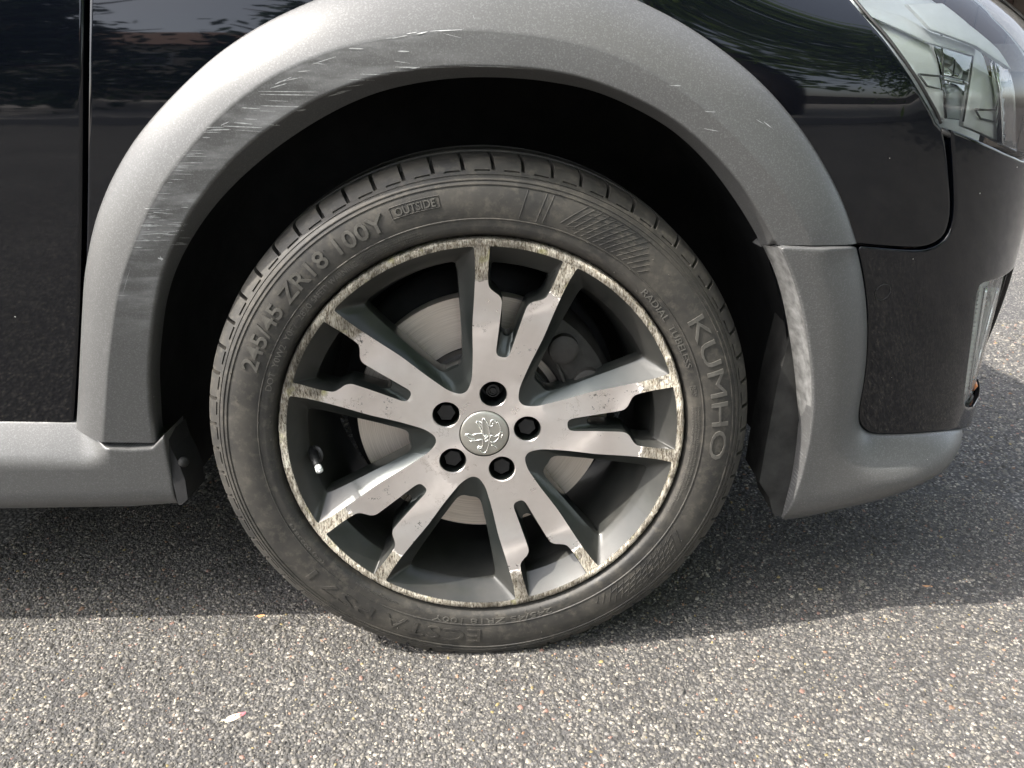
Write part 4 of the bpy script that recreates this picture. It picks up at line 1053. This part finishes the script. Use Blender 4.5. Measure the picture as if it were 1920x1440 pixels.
# ------------------------------------------------------------------ small litter on the road
def petal(px, py, length, width, ang, mat, label, name='fallen_leaf'):
    c = on_ground(px, py, .004); m = MB(); V = []; n = 9
    for i in range(n):
        t = i/(n-1); w_ = width*sin(pi*min(1, t*.9+.06))**.8/2; x = (t-.5)*length
        for yy, z in ((-w_, .0020), (0, .0008+.0016*sin(pi*t)), (w_, .0026)): V.append((x, yy, z+.0012*t))
    V2 = [(x, y, z-.0005) for x, y, z in V]; k = len(V)
    F = [(i*3+q, (i+1)*3+q, (i+1)*3+q+1, i*3+q+1) for i in range(n-1) for q in range(2)]
    m.add(V, F); m.add(V2, [f[::-1] for f in F]); o = m.build(name, mat); o.location = c; o.rotation_euler = (0, 0, ang)
    return tag(o, label, 'leaf', 'litter on the road')
def petal_mat():
    m, nt, b = newmat('pale_petal'); g_ = N(nt, 'SeparateXYZ', {0: coord(nt, 'Generated')}, 0)
    setb(nt, b, color=ramp(nt, g_, [(0.0, (.72, .66, .48)), (.6, (.75, .62, .45)), (.82, (.6, .16, .17)), (1.0, (.5, .1, .14))]), rough=.6); return m
petal(437, 1349, .031, .0095, radians(28), petal_mat(), 'pale pointed petal with a pink end on the sunlit asphalt')
OLEAF = simple('orange_leaf', (.50, .27, .13), .6)
petal(488, 1158, .014, .006, radians(8), OLEAF, 'tiny orange leaf just below the shadow left of the tyre')
petal(1738, 1102, .015, .004, radians(-12), OLEAF, 'tiny tan leaf in the shade right of the tyre near the shadow edge')

# ------------------------------------------------------------------ surroundings, seen past the nose and mirrored in the paint
def build_garage():
    gx0, gx1, gy = 1.2, 9.5, 6.2; G = empty('garage', (gx0, gy, 0)); tag(G, 'shaded brown timber garage in the background past the bonnet', 'garage')
    WOOD = simple('weathered_boards', (.075, .056, .045), .75, var=.25, scale=6); RED = simple('red_brown_shutter', (.05, .026, .022), .6, var=.2, scale=6); POST = simple('grey_post', (.13, .115, .105), .7); ROOF = simple('roof_sheet', (.18, .17, .16), .8)
    P = lambda o: under(o, G)
    m = MB(); m.box(((gx0+gx1)/2, gy+.35, 1.5), (gx1-gx0, .1, 3.0)); P(m.build('back_wall', LINER, smooth=False))
    for i, x in enumerate(np.arange(gx0, gx1, .3)):
        red = 3.55 < x < 4.45
        m = MB(); m.box((x+.145, gy+random.uniform(-.006, .006)+.02*red, 1.95 if red else 1.62), (.285, .04, 2.1 if red else 2.76)); P(m.build('board', RED if red else WOOD, smooth=False))
    m = MB(); m.box(((gx0+gx1)/2, gy-.07, 1.05), (gx1-gx0, .08, .22)); P(m.build('rail', POST, smooth=False))
    for x in (1.4, 3.4, 4.85, 6.9, 9.3): m = MB(); m.box((x, gy-.35, 1.5), (.16, .16, 3.0)); P(m.build('post', POST, smooth=False))
    m = MB(); m.box(((gx0+gx1)/2, gy-.9, 3.05), (gx1-gx0+.6, 3.4, .12), Matrix.Rotation(.08, 3, 'X')); P(m.build('roof', ROOF, smooth=False))  # unseen roof, its overhang made deep to shade the boards
    m = MB(); m.box((5.35, gy-.5, .45), (.55, .5, .9)); o = m.build('dark_block', CAPBLK, smooth=False); tag(o, 'black bin standing in for a low dark void by the timber garage', 'bin')  # added solid that stands in for a low dark void
build_garage()
LEAF1 = make_leaf('leaf_green', (.09, .15, .025), (.21, .30, .06)); LEAF2 = make_leaf('leaf_dark', (.015, .035, .014), (.035, .07, .025)); BARK = simple('bark', (.10, .075, .055), .9, var=.3, scale=12, bmp=.4)
def build_tree(name, x, y, h, rad, z0, leaf, label, n=4200, conifer=False, size=.13):
    T = empty(name, (x, y, 0)); tag(T, label, 'tree', 'trees across the road')
    m = MB(); m.tube([(x, y, 0), (x+.1, y, h*.3), (x-.05, y+.1, h*.6), (x, y, h*.92)], [.2, .16, .11, .03], 10)
    for k in range(9):
        a = k*2.4; zz = h*(.3+.06*k); m.tube([(x, y, zz), (x+rad*.45*cos(a), y+rad*.45*sin(a), zz+.35), (x+rad*.8*cos(a), y+rad*.8*sin(a), zz+.8)], [.07, .045, .015], 6)
    under(m.build('trunk', BARK), T)
    r = np.random.default_rng(int(abs(x*37+y*11)*10)+1)
    ncl = 60; u = r.normal(size=(ncl, 3)); u /= np.linalg.norm(u, axis=1)[:, None]; cl = u*(r.random(ncl)**.45)[:, None]
    if conifer:
        tt = r.random(ncl)**.7; an = r.random(ncl)*6.28; cl = np.stack([np.cos(an)*(1-tt)*.95, np.sin(an)*(1-tt)*.95, tt*2-1], 1)
    k = r.integers(0, ncl, n); p = cl[k]+r.normal(0, .13, (n, 3)); c = np.stack([x+p[:, 0]*rad, y+p[:, 1]*rad, z0+(p[:, 2]+1)*.5*(h-z0)], 1)
    a = r.normal(size=(n, 3)); a /= np.linalg.norm(a, axis=1)[:, None]; b = np.cross(a, r.normal(size=(n, 3))); b /= np.linalg.norm(b, axis=1)[:, None]
    s_ = (size*r.uniform(.6, 1.3, n))[:, None]; V = np.stack([c-a*s_, c+b*s_*.5, c+a*s_, c-b*s_*.5], 1).reshape(-1, 3)
    F = np.arange(n*4).reshape(-1, 4); under(mesh('crown', V, F, leaf, smooth=False), T)
build_tree('leafy_tree', 2.6, -6.2, 13, 4.0, 1.6, LEAF1, 'broad tall green tree across the road mirrored in the fender beside the headlight', 8000, size=.17)
build_tree('leafy_tree', 7.4, -5.6, 11, 3.6, 1.0, LEAF1, 'bright green tree across the road mirrored in the headlight', 9000, size=.17)
build_tree('leafy_tree', 8.8, -2.5, 6.0, 2.2, 1.0, LEAF1, 'green tree down the road mirrored at the corner of the bumper', 5000)
build_tree('fir_tree', -1.5, -8.0, 8.5, 1.9, .6, LEAF2, 'dark fir across the road mirrored in the fender above the arch', 6500, True)
build_tree('fir_tree', -5.6, -8.0, 6.0, 2.2, .4, LEAF2, 'dark evergreen across the road mirrored near the door edge', 6500, True)
def build_house():
    H = empty('house', (-8, -17, 0)); tag(H, 'beige house with a tiled roof across the road mirrored in the fender', 'house')
    W = simple('beige_render', (.42, .37, .30), .85, var=.1, scale=2); R_ = simple('roof_tiles', (.22, .12, .08), .8, var=.3, scale=8); GL = simple('window_glass', (.02, .025, .03), .08, var=.1); FR = simple('window_frame', (.6, .6, .58), .5)
    P = lambda o: under(o, H)
    m = MB(); m.box((-8, -20, 2.9), (14, 6, 5.8)); P(m.build('wall', W, smooth=False))
    m = MB(); m.add([(-15.5, -16.6, 5.7), (-.5, -16.6, 5.7), (-.5, -20, 8.4), (-15.5, -20, 8.4), (-15.5, -23.4, 5.7), (-.5, -23.4, 5.7)], [(0, 1, 2, 3), (3, 2, 5, 4), (0, 3, 4), (1, 5, 2), (0, 4, 5, 1)]); P(m.build('roof', R_, smooth=False))
    for z in (1.4, 4.1):
        for x in (-13.2, -10.4, -7.6, -4.8, -2.2):
            m = MB(); m.box((x, -16.97, z), (1.2, .1, 1.5)); w_ = P(m.build('window', FR, smooth=False))
            m = MB(); m.box((x, -16.90, z), (1.0, .06, 1.3)); g2 = m.build('pane', GL, smooth=False); g2.parent = w_
build_house()
def build_wall():
    m = MB(); m.box((0, -12.6, .55), (40, .3, 1.1)); o = m.build('garden_wall', simple('garden_wall_stone', (.2, .18, .16), .9, var=.3, scale=9, bmp=.4), smooth=False); tag(o, 'low stone garden wall across the road behind the trees', 'wall')
    m = MB(); m.box((0, -9.0, .06), (60, 7.0, .12)); o = m.build('pavement', simple('pavement_slabs', (.3, .28, .26), .9, var=.12, scale=4), smooth=False); o['kind'] = 'structure'
build_wall()
